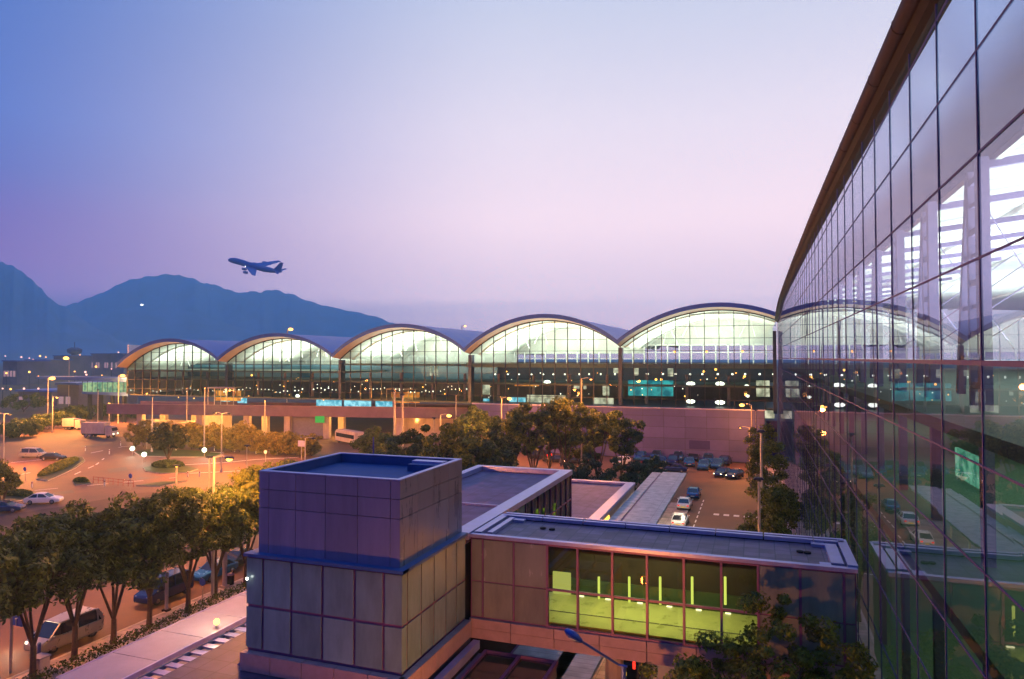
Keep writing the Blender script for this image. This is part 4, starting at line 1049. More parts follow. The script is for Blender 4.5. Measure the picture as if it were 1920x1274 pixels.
# mid distance trees
mid = [(1000, 754, 108, 4.2), (1060, 750, 112, 4.2), (1120, 760, 108, 4.2), (1165, 772, 112, 3.4), (960, 775, 112, 3.2), (905, 775, 128, 3.2), (880, 760, 138, 3), (790, 800, 100, 3.6), (740, 812, 98, 3.6), (845, 800, 92, 3.4), (880, 815, 96, 3.6), (925, 800, 102, 3.4),
       (700, 800, 130, 3), (1030, 775, 120, 3.6), (1090, 785, 118, 3.4)]
mlab = ['tall olive tree left of the parked cars, crown lit orange', 'broad olive tree with the brightest orange crown before the terminal', 'broad dark tree with wide limb near the mauve wall', 'rightmost tree of the clump against the mauve wall', 'dark tree left of the orange crowned clump',
        'dark tree below the viaduct parapet', 'dark pointed tree standing before the viaduct parapet', 'green tree behind the blue roofed block, right of its mast', 'dark green bushy tree directly behind the blue roofed block', 'bright yellow lit tree beside the lit lamp behind the block', 'dark tree right of the yellow lit tree', 'dark leafy tree above the low block roof',
        'small scrubby tree at the viaduct foot behind the block', 'low tree in the shade behind the parked van', 'low tree in the shade before the mauve wall']
for i, (px, py, d, rx) in enumerate(mid):
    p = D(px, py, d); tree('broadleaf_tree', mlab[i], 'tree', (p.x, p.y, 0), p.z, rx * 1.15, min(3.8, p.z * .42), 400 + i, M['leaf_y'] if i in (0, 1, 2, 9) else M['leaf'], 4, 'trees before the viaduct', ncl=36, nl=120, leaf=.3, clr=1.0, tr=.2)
shr = [(1110, 850, 98, 2.6), (1150, 862, 92, 2.4), (1200, 862, 93, 2.2), (1085, 868, 95, 2.), (1225, 850, 104, 1.6)]
slab = ['rounded green shrub left of the canopy end', 'dark green shrub in front of the parked cars', 'green shrub touching the end of the walkway canopy', 'low shrub above the low block corner', 'small shrub between the canopy and parked cars']
for i, (px, py, d, rx) in enumerate(shr):
    p = D(px, py, d); tree('shrub', slab[i], 'shrub', (p.x, p.y, 0), max(3, p.z), rx, max(1.4, p.z * .42), 450 + i, M['leaf_b'], 4, 'shrubs by the walkway', ncl=26, nl=110, leaf=.22, clr=.8, tr=.1)
# left: single round tree on island with hedge, others
p = P(315, 868); tree('island_tree', 'single dark round tree on the kerbed traffic island', 'tree', p, (868 - 797) / F * 135 * .99, 3.4, 2.8, 500, M['leaf_dark'], 4, ncl=40, nl=130, leaf=.26, tr=.2, clr=.95)
def bush(name, label, pxy, lx, ly, hh_, seed, m, n=900, cat='hedge', leaf=.14, rz=0):
    c = P(*pxy); rr = random.Random(seed); g = MB(); s = thing(name, label, cat, (c.x, c.y, .14), rz=rz)
    for k in range(n):
        t = rr.uniform(0, 2 * math.pi); e = rr.random() ** .5; q = Vector((math.cos(t) * lx * e, math.sin(t) * ly * e, hh_ * math.sqrt(max(0, 1 - e ** 3)) * rr.uniform(.5, 1) + .03))
        s_ = leaf * rr.uniform(.7, 1.3); uu = Vector((rr.gauss(0, 1), rr.gauss(0, 1), rr.gauss(0, .6))).normalized(); w = uu.cross(Vector((rr.gauss(0, 1), rr.gauss(0, 1), rr.gauss(0, 1)))).normalized()
        g.quad(q - uu * s_, q + w * s_ * .5, q + uu * s_, q - w * s_ * .5)
    g.build('foliage', m, s, world=False)
    g = MB(); g.loft([[(math.cos(t) * lx * a, math.sin(t) * ly * a, zz) for t in [i * .5236 for i in range(12)]] for a, zz in ((.92, 0), (.85, hh_ * .5), (.5, hh_ * .8))]); g.build('stems', M['leaf'], s, world=False)
    return s
bush('clipped_hedge', 'low dark oval hedge around the single island tree', (315, 876), 3.3, 2.2, 1.1, 1, M['leaf'], 1600, leaf=.2)
for i, (px, py, d, rx, lab) in enumerate(((45, 738, 260, 8, 'wide dark domed tree against the far left apron'), (60, 783, 190, 5, 'dark tree behind the two parked cars at far left'), (35, 795, 178, 4, 'small tree with visible trunk at the far left'), (100, 772, 200, 4.5, 'orange topped tree left of the pale lorry'),
                                          (175, 765, 240, 7, 'dark tree mass behind the pale lorry'), (215, 768, 240, 6, 'dark tree right of the lorry below the glass corridor'), (5, 868, 95, 2.1, 'pale green tree cut by the left edge beside the road'),
                                          (140, 765, 230, 6, 'dark tree between lorry and lamp posts'), (245, 775, 235, 5, 'dark tree beside the viaduct end'))):
    p = D(px, py, d); tree('broadleaf_tree', lab, 'tree', (p.x, p.y, 0), max(4, p.z), rx, max(1.8, p.z * .4), 520 + i, M['leaf_y'] if i == 6 else M['leaf'], 4, 'trees around the left road', ncl=34, nl=110, leaf=.4 if d > 150 else .22, clr=1.3 if d > 150 else .8, tr=.22)
# bamboo hedge: line of tall clumps
rr = random.Random(8)
for i, px in enumerate(range(254, 590, 15)):
    base = P(px, 838 + (px - 258) * .055); d = (base - Vector((0, 0, CAMZ))).dot(ray(CX, CY).normalized())
    h = (5.4, 6.4, 5.9)[i % 3] * (1 if px < 480 else .75)
    tree('bamboo_clump', 'olive bamboo clump, number one of the long tall screen below the viaduct' if False else 'olive bamboo clump in the tall screen between the road and the viaduct', 'bamboo', (base.x, base.y, 0), h, 2.3, h * .5, 600 + i, M['leaf_bam'], 5, 'bamboo clumps screening the viaduct', ncl=30, nl=110, leaf=.22, clr=.8, tr=.05)
# hedge strip along the street trees
g = MB(); rr = random.Random(4)
for k in range(9000):
    q = Vector((-42.3 + rr.uniform(-.5, .5), rr.uniform(8, 75), .12 + rr.random() ** .5 * .75)); s_ = .1 * rr.uniform(.6, 1.4)
    uu = Vector((rr.gauss(0, 1), rr.gauss(0, 1), rr.gauss(0, 1))).normalized(); w = uu.cross(Vector((rr.gauss(0, 1), rr.gauss(0, 1), rr.gauss(0, 1)))).normalized()
    g.quad(q - uu * s_, q + w * s_ * .5, q + uu * s_, q - w * s_ * .5)
tag(g.build('clipped_hedge', M['leaf']), 'long low clipped hedge between the street trees and the lilac canopy', 'hedge')
q0, q1 = P(78, 896), P(150, 862); hd = q1 - q0
bush('clipped_hedge', 'ragged green hedge on the kerbed island left of the looping road', (112, 878), hd.length / 2, 1.3, 1.0, 2, M['leaf_y'], 2600, leaf=.17, rz=math.atan2(hd.y, hd.x))
bush('clipped_hedge', 'low green hedge on the island at the left edge of the road', (32, 930), 3.6, 1.1, .8, 3, M['leaf_y'], 1100, leaf=.16)
bush('clipped_hedge', 'short square hedge by the red railing', (152, 905), 1.5, .8, .7, 4, M['leaf_y'], 700, leaf=.14)
# red railing
ra, rb = P(175, 906), P(250, 914); rl = thing('railing', 'low red railing along the kerb of the looping road', 'railing', ra)
g = MB(); L = rb - ra
g.path([(0, 0, 1.0), (L.x, L.y, 1.0)], .03, 6); g.path([(0, 0, .55), (L.x, L.y, .55)], .025, 6)
g.build('rail', M['redcar'], rl, world=False)
for k in range(9):
    g = MB(); g.path([(L.x * k / 8, L.y * k / 8, 0), (L.x * k / 8, L.y * k / 8, 1.05)], .035, 6); g.build('post', M['redcar'], rl, world=False)

# ------------------------------------------------------------------ vehicles
def sec(y, hw, z0, z1, r=.12):
    return [(-hw * .94, y, z0), (hw * .94, y, z0), (hw, y, z0 + r), (hw, y, z1 - r), (hw * .9, y, z1), (-hw * .9, y, z1), (-hw, y, z1 - r), (-hw, y, z0 + r)]
def csec(y, hb, ht, z0, z1): return [(-hb, y, z0), (hb, y, z0), (ht, y, z1), (-ht, y, z1)]
def wheel(s, x, y, r=.32):
    sg = 1 if x > 0 else -1
    g = MB(); g.path([(x - sg * .1, y, r), (x + sg * .1, y, r)], r, 18); w = g.build('wheel', M['tyre'], s, world=False)
    g = MB(); g.path([(x + sg * .1, y, r), (x + sg * .125, y, r)], [r * .62, r * .5], 12); g.build('rim', M['chrome'], w, world=False)
def car(name, label, paint, kind='sedan', lights=None, group=None, cat='car'):
    s = thing(name, label, cat, group=group)
    if kind == 'sedan':
        st = [(2.3, .68, .38, .6, .06), (2.2, .8, .25, .72, .1), (1.6, .87, .2, .84, .12), (.9, .89, .2, .92, .12), (-1.2, .89, .2, .95, .12), (-1.9, .87, .23, .93, .12), (-2.22, .82, .3, .86, .1), (-2.32, .72, .4, .7, .06)]
        cs = [(1.0, .78, .74, .88, .92), (.25, .8, .62, .88, 1.36), (-.5, .8, .64, .9, 1.43), (-1.15, .8, .61, .92, 1.36), (-1.85, .77, .7, .9, .95)]
        rf = (1, 3); L, wy = 2.3, 1.38; zt = .7
    elif kind == 'hatch':
        st = [(1.95, .66, .38, .62, .06), (1.85, .78, .25, .78, .1), (1.2, .84, .2, .92, .12), (.5, .86, .2, .98, .12), (-1.5, .86, .2, 1.0, .12), (-1.9, .82, .28, .98, .1), (-2.0, .74, .4, .85, .06)]
        cs = [(.95, .76, .72, .9, .95), (.15, .78, .62, .92, 1.45), (-.8, .78, .63, .95, 1.5), (-1.5, .78, .6, .96, 1.42), (-1.92, .74, .68, .96, 1.0)]
        rf = (1, 3); L, wy = 1.95, 1.2; zt = .8
    else:
        st = [(2.4, .78, .4, .72, .06), (2.3, .88, .28, .92, .1), (1.7, .92, .22, 1.08, .12), (.8, .93, .22, 1.12, .12), (-1.8, .93, .22, 1.14, .12), (-2.3, .9, .26, 1.12, .1), (-2.42, .86, .4, 1.0, .06)]
        cs = [(1.75, .84, .78, 1.04, 1.1), (.95, .87, .74, 1.06, 1.82), (-.3, .88, .77, 1.08, 1.92), (-1.9, .88, .76, 1.08, 1.88), (-2.33, .86, .74, 1.06, 1.5 if kind == 'van' else 1.7)]
        rf = (1, 4); L, wy = 2.4, 1.5; zt = .95
    g = MB(); g.loft([sec(*q) for q in st]); g.build('body', paint, s, world=False)
    g = MB(); g.loft([csec(*q) for q in cs]); cb = g.build('windows', M['carglass'], s, world=False)
    g = MB(); rs = cs[rf[0]:rf[1] + 1]
    g.loft([[(-q[2] * 1.02, q[0], q[4] - .03), (q[2] * 1.02, q[0], q[4] - .03), (q[2] * .9, q[0], q[4] + .045), (-q[2] * .9, q[0], q[4] + .045)] for q in rs])
    def pt(q, sx_, t): return Vector((sx_ * (q[1] + (q[2] - q[1]) * t + .012), q[0], q[3] + (q[4] - q[3]) * t))
    for sx_ in (-1, 1):
        g.bar(pt(cs[0], sx_, 0), pt(cs[1], sx_, 1), .07); g.bar(pt(cs[-1], sx_, 0), pt(cs[-2], sx_, 1), .09 if kind != 'van' else .2)
        mid_ = cs[2]; g.bar(pt(mid_, sx_, 0), pt(mid_, sx_, 1), .09)
        if kind == 'van': q = cs[3]; g.bar(pt(q, sx_, 0), pt(q, sx_, 1), .12); g.bar(pt(cs[-1], sx_, 0), pt(cs[-1], sx_, 1), .1)
    g.build('roof_and_pillars', paint, s, world=False)
    for x in (-1, 1):
        for y in (wy, -wy): wheel(s, x * .8, y, .31 if kind != 'van' else .34)
    for x in (-.6, .6):
        g = MB(); g.ball((x, L - .13, zt * .87), .14, 10, .6); g.build('headlight', M['head'] if lights == 'on' else M['chrome'], s, world=False)
        g = MB(); g.box(x - .12, x + .12, -L - .03, -L + .08, zt * .88, zt * 1.08) if kind != 'van' else g.box(x * 1.2 - .08, x * 1.2 + .08, -L - .05, -L + .05, .9, 1.3)
        g.build('taillight', M['tail'] if lights in ('on', 'tail') else M['redcar'], s, world=False)
    g = MB(); g.box(-.26, .26, -L - .05, -L - .02, zt * .62, zt * .77); g.build('number_plate', M['plate'] if lights == 'tail' else M['sign_white'], s, world=False)
    for x in (-1, 1):
        g = MB(); g.ball((x * 1.0, cs[0][0] - .2, cs[0][3] + .12), .1, 8, .7); g.build('mirror', paint, s, world=False)
    return s
def place(c, p, rz): c.location = (p[0], p[1], .02); c.rotation_euler = (0, 0, rz); return c
def at(px, py): p = P(px, py); return (p.x, p.y)
# taxi lane
place(car('taxi', 'white sedan nearest in the taxi queue, orange plate at its rear', M['white'], 'sedan', 'tail'), at(1275, 984), 0)
place(car('taxi', 'white sedan second in the queue with a dark blue rear window', M['white'], 'sedan', 'tail'), at(1284, 952), 0)
place(car('parked_car', 'blue sedan leading the queue ahead of the two white cars', M['bluecar'], 'sedan'), at(1301, 932), 0)
# van under link bridge
v = car('delivery_van', 'black van with red tail lights and lit yellow plate below the blue lamp', M['blackcar'], 'van', 'tail', cat='van')
p = D(1180, 1262, 45); place(v, (p.x, p.y), 0); v.scale = (1, 1, 1.5)
# left road
sv = car('silver_van', 'silver people carrier with its headlamps lit under the street trees', M['silver'], 'van', 'on', cat='van')
p = P(122, 1210); place(sv, (p.x - .3, p.y + .2), math.pi)
nv = car('dark_van', 'dark navy people carrier parked behind the tree trunks', M['navy'], 'van', cat='van'); p = P(308, 1122); place(nv, (p.x, p.y), math.pi)
c = car('parked_car', 'blue car farther up the tree lined road near the purple block', M['bluecar'], 'sedan'); p = P(402, 1082); place(c, (p.x, p.y), math.pi)
c = car('parked_car', 'black car beyond the blue car near the purple block', M['blackcar'], 'sedan'); p = P(445, 1060); place(c, (p.x, p.y), math.pi)
point('headlamp_beam', P(50, 1210) + Vector((0, -1.2, .9)), 120, (1, .8, .5), .1)
c = car('parked_car', 'white car with pale streaky roof beyond the tree crowns at left', M['white'], 'sedan', cat='car'); p = P(82, 944); place(c, (p.x, p.y), R(-60)); 
c = car('parked_car', 'dark car at the left edge beyond the tree crowns', M['navy']); p = P(8, 960); place(c, (p.x, p.y), R(-60))
c = car('parked_car', 'mauve silver estate car parked under the far left tree', M['silver'], 'van'); p = P(62, 858); place(c, (p.x, p.y), R(-70))
c = car('parked_car', 'dark sedan parked right of the mauve silver estate', M['blackcar']); p = P(100, 863); place(c, (p.x, p.y), R(-70))
# car park before the mauve wall
pos = [(1180, 850, 'navy'), (1200, 858, 'bluecar'), (1222, 848, 'blackcar'), (1240, 866, 'bluecar'), (1252, 848, 'navy'), (1272, 858, 'bluecar'), (1292, 868, 'bluecar'), (1308, 850, 'navy'), (1328, 862, 'bluecar'), (1345, 852, 'blackcar'), (1375, 854, 'navy'), (1320, 875, 'bluecar'), (1212, 866, 'blackcar'), (1262, 866, 'navy'), (1300, 858, 'blackcar'), (1360, 866, 'navy'), (1345, 872, 'bluecar'), (1232, 856, 'bluecar')]
names = ['leftmost', 'second from left', 'third from left', 'fourth from left', 'fifth from left', 'sixth from left', 'seventh from left', 'eighth from left', 'ninth from left', 'tenth from left', 'rightmost', 'front middle', 'in the near row at the shrub', 'in the near row at its middle', 'squeezed in the middle of the far row', 'near row, second from right', 'near row, third from right', 'between the first two at left']
proto = {}
rr = random.Random(9)
for i, (px, py, mt) in enumerate(pos):
    lab = {'navy': 'navy', 'bluecar': 'blue', 'blackcar': 'black'}[mt] + ' parked car before the mauve wall, ' + names[i]
    kd = 'hatch' if i % 2 else 'sedan'
    if (mt, kd) not in proto: c = car('parked_car', lab, M[mt], kd, group='cars parked before the mauve wall'); proto[(mt, kd)] = c
    else: c = copy_tree(proto[(mt, kd)]); c['label'] = lab
    place(c, at(px, py + 5), rr.uniform(-.15, .15) + (math.pi if i % 3 else 0)); c.scale = (1.15,) * 3
for i, (px, py, lab) in enumerate(((1355, 893, 'navy car with lit lamps pulling in at the top of the taxi lane'), (1378, 896, 'second navy car pulling in beside the tree'), (1265, 885, 'dark blue car across the end of the canopy'))):
    c = car('parked_car', lab, M['navy'], 'sedan', 'on' if i < 2 else None); place(c, at(px, py), R(160) if i < 2 else R(85))
for i, (px, py, k, lab) in enumerate(((1012, 862, 'van', 'dark van in the shade under the orange crowned trees'), (1040, 868, 'sedan', 'dark car beside the shaded van'), (1080, 870, 'sedan', 'small dark car with lit lamps above the low block roof'), (990, 845, 'hatch', 'white topped car behind the shaded van'), (1165, 872, 'hatch', 'white car gleaming between two shrubs'))):
    c = car('parked_car', lab, M['white'] if i > 2 else M['blackcar'], k, 'on' if i in (0, 2, 4) else None); place(c, at(px, py), R(70 + 20 * i))
# lorries and bus
def lorry(label, p, rz, L=9, h=3.6, m='sign_white'):
    s = thing('lorry', label, 'lorry', (p[0], p[1], 0), rz=rz)
    g = MB(); g.box(-1.25, 1.25, -L / 2, L / 2 - 2.2, 1.0, h); g.build('cargo_box', M[m], s, world=False)
    g = MB(); g.loft([[(-1.2, y, .6), (1.2, y, .6), (1.15, y, z_), (-1.15, y, z_)] for y, z_ in ((L / 2 - 2.0, 2.9), (L / 2 - .5, 2.8), (L / 2 - .1, 1.6), (L / 2, 1.4))]); g.build('cab', M[m], s, world=False)
    g = MB(); g.loft([[(-1.1, y, z0), (1.1, y, z0), (1.08, y, z1), (-1.08, y, z1)] for y, z0, z1 in ((L / 2 - .49, 1.75, 2.7), (L / 2 - .06, 1.7, 1.72))]); g.build('windscreen', M['carglass'], s, world=False)
    g = MB(); g.box(-.9, .9, -L / 2, L / 2 - 1, .6, 1.0); g.build('chassis', M['black'], s, world=False)
    for x in (-1, 1):
        for y in (-L / 2 + 1.2, -L / 2 + 2.3, L / 2 - 1.2): wheel(s, x * 1.05, y, .48)
        g = MB(); g.ball((x * .85, L / 2 + .02, .95), .16, 8, .7); g.build('headlight', M['head'], s, world=False)
    return s
lorry('pale box lorry stopped at the far bend of the road', at(187, 820), R(-75), 8.5, 3.8, 'concrete')
lorry('small pale lorry left of the long box lorry', at(140, 806), R(-80), 6, 3.2, 'concrete')
bs = thing('shuttle_bus', 'pale shuttle bus parked under the viaduct', 'bus', (*at(655, 832), 0), rz=R(60))
g = MB(); g.loft([[(-1.25, y, .5), (1.25, y, .5), (1.25, y, 2.2), (1.15, y, z_), (-1.15, y, z_), (-1.25, y, 2.2)] for y, z_ in ((-5, 2.9), (-4.8, 3.1), (4.6, 3.1), (5, 2.7))]); g.build('body', M['concrete'], bs, world=False)
g = MB(); g.box(-1.27, 1.27, -4.6, 4.4, 1.5, 2.4); g.build('windows', M['carglass'], bs, world=False)
for x in (-1, 1):
    for y in (-3.2, 3.2): wheel(bs, x * 1.1, y, .45)

# ------------------------------------------------------------------ lamps
def street_lamp(px, py, d, label, power=0, arms=1, adir=1, r=.12, lit=True, hl=.35, name='street_lamp', glow=1.):
    p = D(px, py, d); s = thing(name, label, 'street lamp', (p.x, p.y, 0))
    zt = p.z; ax = 1.6
    g = MB()
    offs = [0] if arms == 0 else ([ax * adir] if arms == 1 else [-ax, ax])
    px0 = -ax * adir if arms == 1 else 0
    g.path([(px0, 0, 0), (px0, 0, zt * .5), (px0, 0, zt + .15)], [r * 1.2, r, r * .7], 8); g.build('pole', M['pole'], s, world=False)
    g = MB(); g.path([(px0, 0, 0), (px0, 0, .5)], r * 1.9, 8); g.build('base', M['concrete'], s, world=False)
    for o_ in offs:
        hx = 0 if arms == 1 else o_
        if arms:
            g = MB(); g.path([(px0, 0, zt + .1), ((px0 + hx) / 2, 0, zt + .3), (hx, 0, zt + .22)], r * .45, 6); g.build('arm', M['pole'], s, world=False)
        g = MB(); g.loft([[(hx + x, y, zt + z_) for x, y in ((-.35 * k, -.16 * k), (.35 * k, -.16 * k), (.35 * k, .16 * k), (-.35 * k, .16 * k))] for k, z_ in ((1, .08), (1, .16), (.6, .26))]); h = g.build('lamp_head', M['mull_dark'], s, world=False)
        g = MB(); g.ball((hx, 0, zt), hl * .6 if lit else .15, 10, .6); b = g.build('bulb', M['lamp_na'] if lit else M['chrome'], s, world=False)
    if power: point('street_lamp_light', (p.x, p.y, zt - .45), power, SODIUM, .35)
    return s
SP = 50000
street_lamp(98, 710, 200, 'lit orange street lamp at far left, lower of the two starry lamps', SP * 1.6, 1, 1, hl=1.3)
street_lamp(124, 672, 250, 'tall lit orange street lamp standing highest at far left', SP * 1.8, 1, -1, hl=1.5)
street_lamp(230, 705, 215, 'lit orange street lamp above the glass corridor end', SP * 1.4, 1, 1, hl=1.2)
street_lamp(842, 780, 118, 'lit orange street lamp above the yellow tree behind the block', SP * .8, 1, 1, hl=.7)
street_lamp(955, 748, 135, 'lit orange street lamp left of the orange crowned trees', SP * .45, 1, 1, hl=.75)
street_lamp(1391, 760, 122, 'lit orange street lamp over the car park near the glass hall', SP * .16, 1, -1, hl=.75)
street_lamp(430, 862, 58, 'lit orange street lamp rising out of the yellow lit tree', SP * .4, 1, 1, hl=.42)
street_lamp(545, 618, 290, 'lit mast lamp peeking above the second vaulted roof', 0, 1, 1, hl=1.6, r=.25)
street_lamp(872, 612, 320, 'dark floodlight mast above the third vaulted roof', 0, 1, 1, hl=.9, r=.3)
street_lamp(107, 746, 190, 'small orange lamp below the tall left lamps', SP * .8, 1, 1, hl=.5)
street_lamp(205, 757, 210, 'small orange lamp beneath the glass corridor', SP * .8, 0, 1, hl=.6)
street_lamp(8, 778, 128, 'tall yellow lamp post at the left picture edge', SP, 2, lit=False)  # light added to a post whose heads are unlit
street_lamp(416, 777, 124, 'double headed lamp post beside the looping road', SP * 1.6, 2, lit=False)  # heads look unlit; light added for the ground around
street_lamp(184, 732, 185, 'slim pole in front of the glass corridor', 0, 0, lit=False)
street_lamp(384, 728, 150, 'slim yellow lit pole at the left of the viaduct', SP * .5, 0, lit=False)  # plain pole; light added to brighten the bamboo
street_lamp(351, 728, 165, 'slim pole just left of the yellow lit pole', 0, 0, lit=False)
street_lamp(286, 745, 150, 'slim pole in front of the cream kiosk', 0, 0, lit=False)
street_lamp(497, 752, 150, 'thin dark pole before the viaduct middle', SP * .25, 0, lit=False)  # dark pole with an added light
street_lamp(740, 735, 118, 'thick orange pole left of the pair behind the block', 0, 0, lit=False, r=.2)
street_lamp(755, 742, 112, 'orange pole right of the pair behind the block', 0, 0, lit=False, r=.16)
street_lamp(814, 786, 104, 'short orange pole left of the starry lamp', 0, 0, lit=False)
street_lamp(855, 742, 150, 'slim pole on the viaduct edge right of the shelter', 0, 0, lit=False)
street_lamp(588, 824, 112, 'short grey lamp post left of the block roof', 0, 1, 1, lit=False)
street_lamp(393, 860, 70, 'orange pole left of the lamp above the yellow tree', 0, 0, lit=False)
street_lamp(463, 838, 92, 'thin pink pole behind the yellow lit tree', 0, 0, lit=False, r=.07)
street_lamp(1417, 770, 108, 'tall slim pole standing at the corner of the car park', 0, 0, lit=False)
street_lamp(1427, 812, 62, 'tallest yellow lit pole between the trees beside the hall', 0, 0, lit=False, r=.14)
street_lamp(1423, 902, 50, 'shorter yellow pole in front of the tallest one', 0, 0, lit=False, r=.12)
street_lamp(1108, 712, 112, 'slim lit lamp post standing above the orange crowned trees', SP * .4, 1, 1, hl=.3)
street_lamp(1388, 803, 128, 'small lamp with a warm glow before the mauve wall', SP * .05, 1, -1, lit=True, hl=.2)
for i, (px, py, lab) in enumerate(((248, 846, 'round glowing globe lamp, left of the three by the bend'), (270, 858, 'round glowing globe lamp nearest the island tree'), (383, 849, 'round glowing globe lamp right of the island tree'))):
    p = P(px, py + 9); s = thing('globe_lamp', lab, 'lamp', (p.x, p.y, 0)); hg = 1.5
    g = MB(); g.path([(0, 0, 0), (0, 0, hg - .3)], .07, 8); g.build('post', M['pole'], s, world=False)
    g = MB(); g.ball((0, 0, hg), .48, 12); g.build('globe', M['lamp_globe'], s, world=False, smooth=True)
    point('globe_lamp_light', (p.x, p.y, hg + .9), 1000, (1, .85, .55), .3)
# small lamp on the lilac canopy edge
p = P(406, 1168, ZL + .3); s = thing('bulkhead_lamp', 'small blazing lamp at the edge of the lilac canopy', 'lamp', (p.x, p.y, ZL))
g = MB(); g.path([(0, 0, 0), (0, 0, .2)], .05, 8); g.build('stem', M['pole'], s, world=False)
g = MB(); g.ball((0, 0, .35), .17, 12); g.build('bulb', M['lamp_na'], s, world=False)
point('bulkhead_lamp_light', (p.x, p.y, ZL + 1.0), 900, (1, .6, .25), .15)
# near unlit blue lamp
h0, h1, h2 = D(1066, 1186, 20), D(1092, 1204, 20), D(1160, 1247, 20.6)
s = thing('blue_street_lamp', 'unlit blue street lamp head on a long arm before the link bridge', 'street lamp', (h2.x + .15, h2.y, 0))
g = MB(); ax_ = (h1 - h0); L = ax_.length; u_ = ax_.normalized(); vv = Vector((0, 0, 1)); w_ = u_.cross(vv).normalized(); vv = w_.cross(u_).normalized()
g.loft([[h0 + u_ * (t * L * 1.25 - .12) + (w_ * math.cos(k * .628) * .17 + vv * math.sin(k * .628) * .11) * rr_ for k in range(10)] for t, rr_ in ((0, .35), (.1, .8), (.35, 1.15), (.65, 1.05), (.9, .6), (1, .3))]); g.build('lamp_head', M['blue'], s, smooth=True)
g = MB(); g.path([h1, h1 + (h2 - h1) * .6, h2, h2 + Vector((.25, 0, -.02))], .035, 8); g.build('arm', M['blue'], s)
g = MB(); g.path([(0, 0, 0), (0, 0, h2.z)], [.11, .07], 10); g.build('pole', M['blue'], s, world=False)
# unseen street lamps; the one behind the block is added to redden roofs
for (x, y, z_, pw) in ((-50.5, 30, 10.5, 16000), (-50.5, 50, 10.5, 16000), (-38, 20, 13, 5200), (-6, 18, 8.5, 5500), (-8.3, 50, 6.6, 3000), (-24, 33, 14.3, 15000)):
    s = thing('street_lamp', {30: 'sodium street lamp hidden among the left street tree crowns', 50: 'sodium street lamp hidden beyond the street tree crowns', 20: 'sodium street lamp beside the lilac canopy, out of view', 18: 'sodium street lamp in the lane below the viewpoint', 33: 'added sodium lamp behind the purple block, unseen, washing the roofs pink'}[y] if x != -8.3 else 'sodium street lamp by the taxi queue hidden by the link bridge', 'street lamp', (x, y, 0))
    g = MB(); g.path([(0, 0, 0), (0, 0, z_)], [.12, .08], 8); g.build('pole', M['pole'], s, world=False)
    g = MB(); g.box(-.35, .35, -.15, .15, z_, z_ + .12); g.build('lamp_head', M['mull_dark'], s, world=False)
    g = MB(); g.ball((0, 0, z_ - .03), .12, 8, .5); g.build('bulb', M['lamp_na_s'], s, world=False)
    point('street_lamp_light', (x, y, z_ - .3), pw, SODIUM, .2)
# posts, signs
p = P(20, 1262); s = thing('sign_post', 'steel post with a small blue sign at the bottom left', 'sign', (p.x, p.y, 0))
g = MB(); g.path([(0, 0, 0), (0, 0, 4.2)], .09, 8); g.build('post', M['pole'], s, world=False)
g = MB(); g.box(.15, 1.0, -.04, .04, 3.1, 3.75); sp = g.build('sign_plate', M['sign_blue'], s, world=False)
g = MB(); g.path([(.5, -.06, 3.2), (.5, -.06, 3.55)], .04, 6); g.path([(.42, -.06, 3.55), (.62, -.06, 3.62)], .03, 6); g.build('symbol', M['sign_white'], sp, world=False)
p = P(312, 1148); s = thing('bollard_post', 'pale cylindrical post standing between the street tree trunks', 'post', (p.x, p.y, .1)); g = MB(); g.path([(0, 0, 0), (0, 0, 3.1)], .14, 12); g.build('shaft', M['canopy2'], s, world=False); g = MB(); g.box(-.25, .25, -.25, .25, 0, .15); g.build('base', M['black'], s, world=False)
p = P(380, 1128); s = thing('road_sign', 'round blue road sign on a short post by the hedge', 'sign', (p.x, p.y, .1)); g = MB(); g.path([(0, 0, 0), (0, 0, 1.5)], .04, 8); g.build('post', M['pole'], s, world=False); g = MB(); g.path([(-.02, -.05, 1.5), (-.02, .02, 1.5)], .3, 18); g.build('sign_plate', M['sign_blue'], s, world=False)
p = P(421, 1104); s = thing('round_column', 'pale round column beside the parked blue car', 'column', (p.x, p.y, 0)); g = MB(); g.path([(0, 0, 0), (0, 0, 4.5)], .2, 12); g.build('shaft', M['canopy2'], s, world=False); g = MB(); g.box(-.3, .3, -.3, .3, 0, .3); g.build('base', M['concrete_dk'], s, world=False)
p = P(75, 1268); s = thing('utility_box', 'square pale utility cabinet at the foot of the street trees', 'cabinet', (p.x, p.y, .1)); g = MB(); g.box(-.4, .4, -.35, .35, 0, 1.1); g.build('body', M['concrete'], s, world=False); g = MB(); g.box(-.45, .45, -.4, .4, 1.1, 1.2); g.build('lid', M['canopy2'], s, world=False)
p = P(432, 1098); s = thing('litter_bin', 'dark litter bin beside the pale round column', 'bin', (p.x, p.y, 0)); g = MB(); g.path([(0, 0, 0), (0, 0, .95)], [.3, .34], 12); g.build('body', M['black'], s, world=False); g = MB(); g.path([(0, 0, .95), (0, 0, 1.1)], [.36, .2], 12); g.build('lid', M['mull'], s, world=False)
p = P(73, 1238); s = thing('bollard', 'short dark bollard in front of the silver van', 'bollard', (p.x, p.y, 0)); g = MB(); g.path([(0, 0, 0), (0, 0, 1.1)], .11, 10); g.build('shaft', M['blue'], s, world=False); g = MB(); g.path([(0, 0, 1.1), (0, 0, 1.18)], [.13, .06], 10); g.build('cap', M['coping_blue'], s, world=False)
for px, py, lab in ((375, 1118, 'small directional board') ,):
    pass
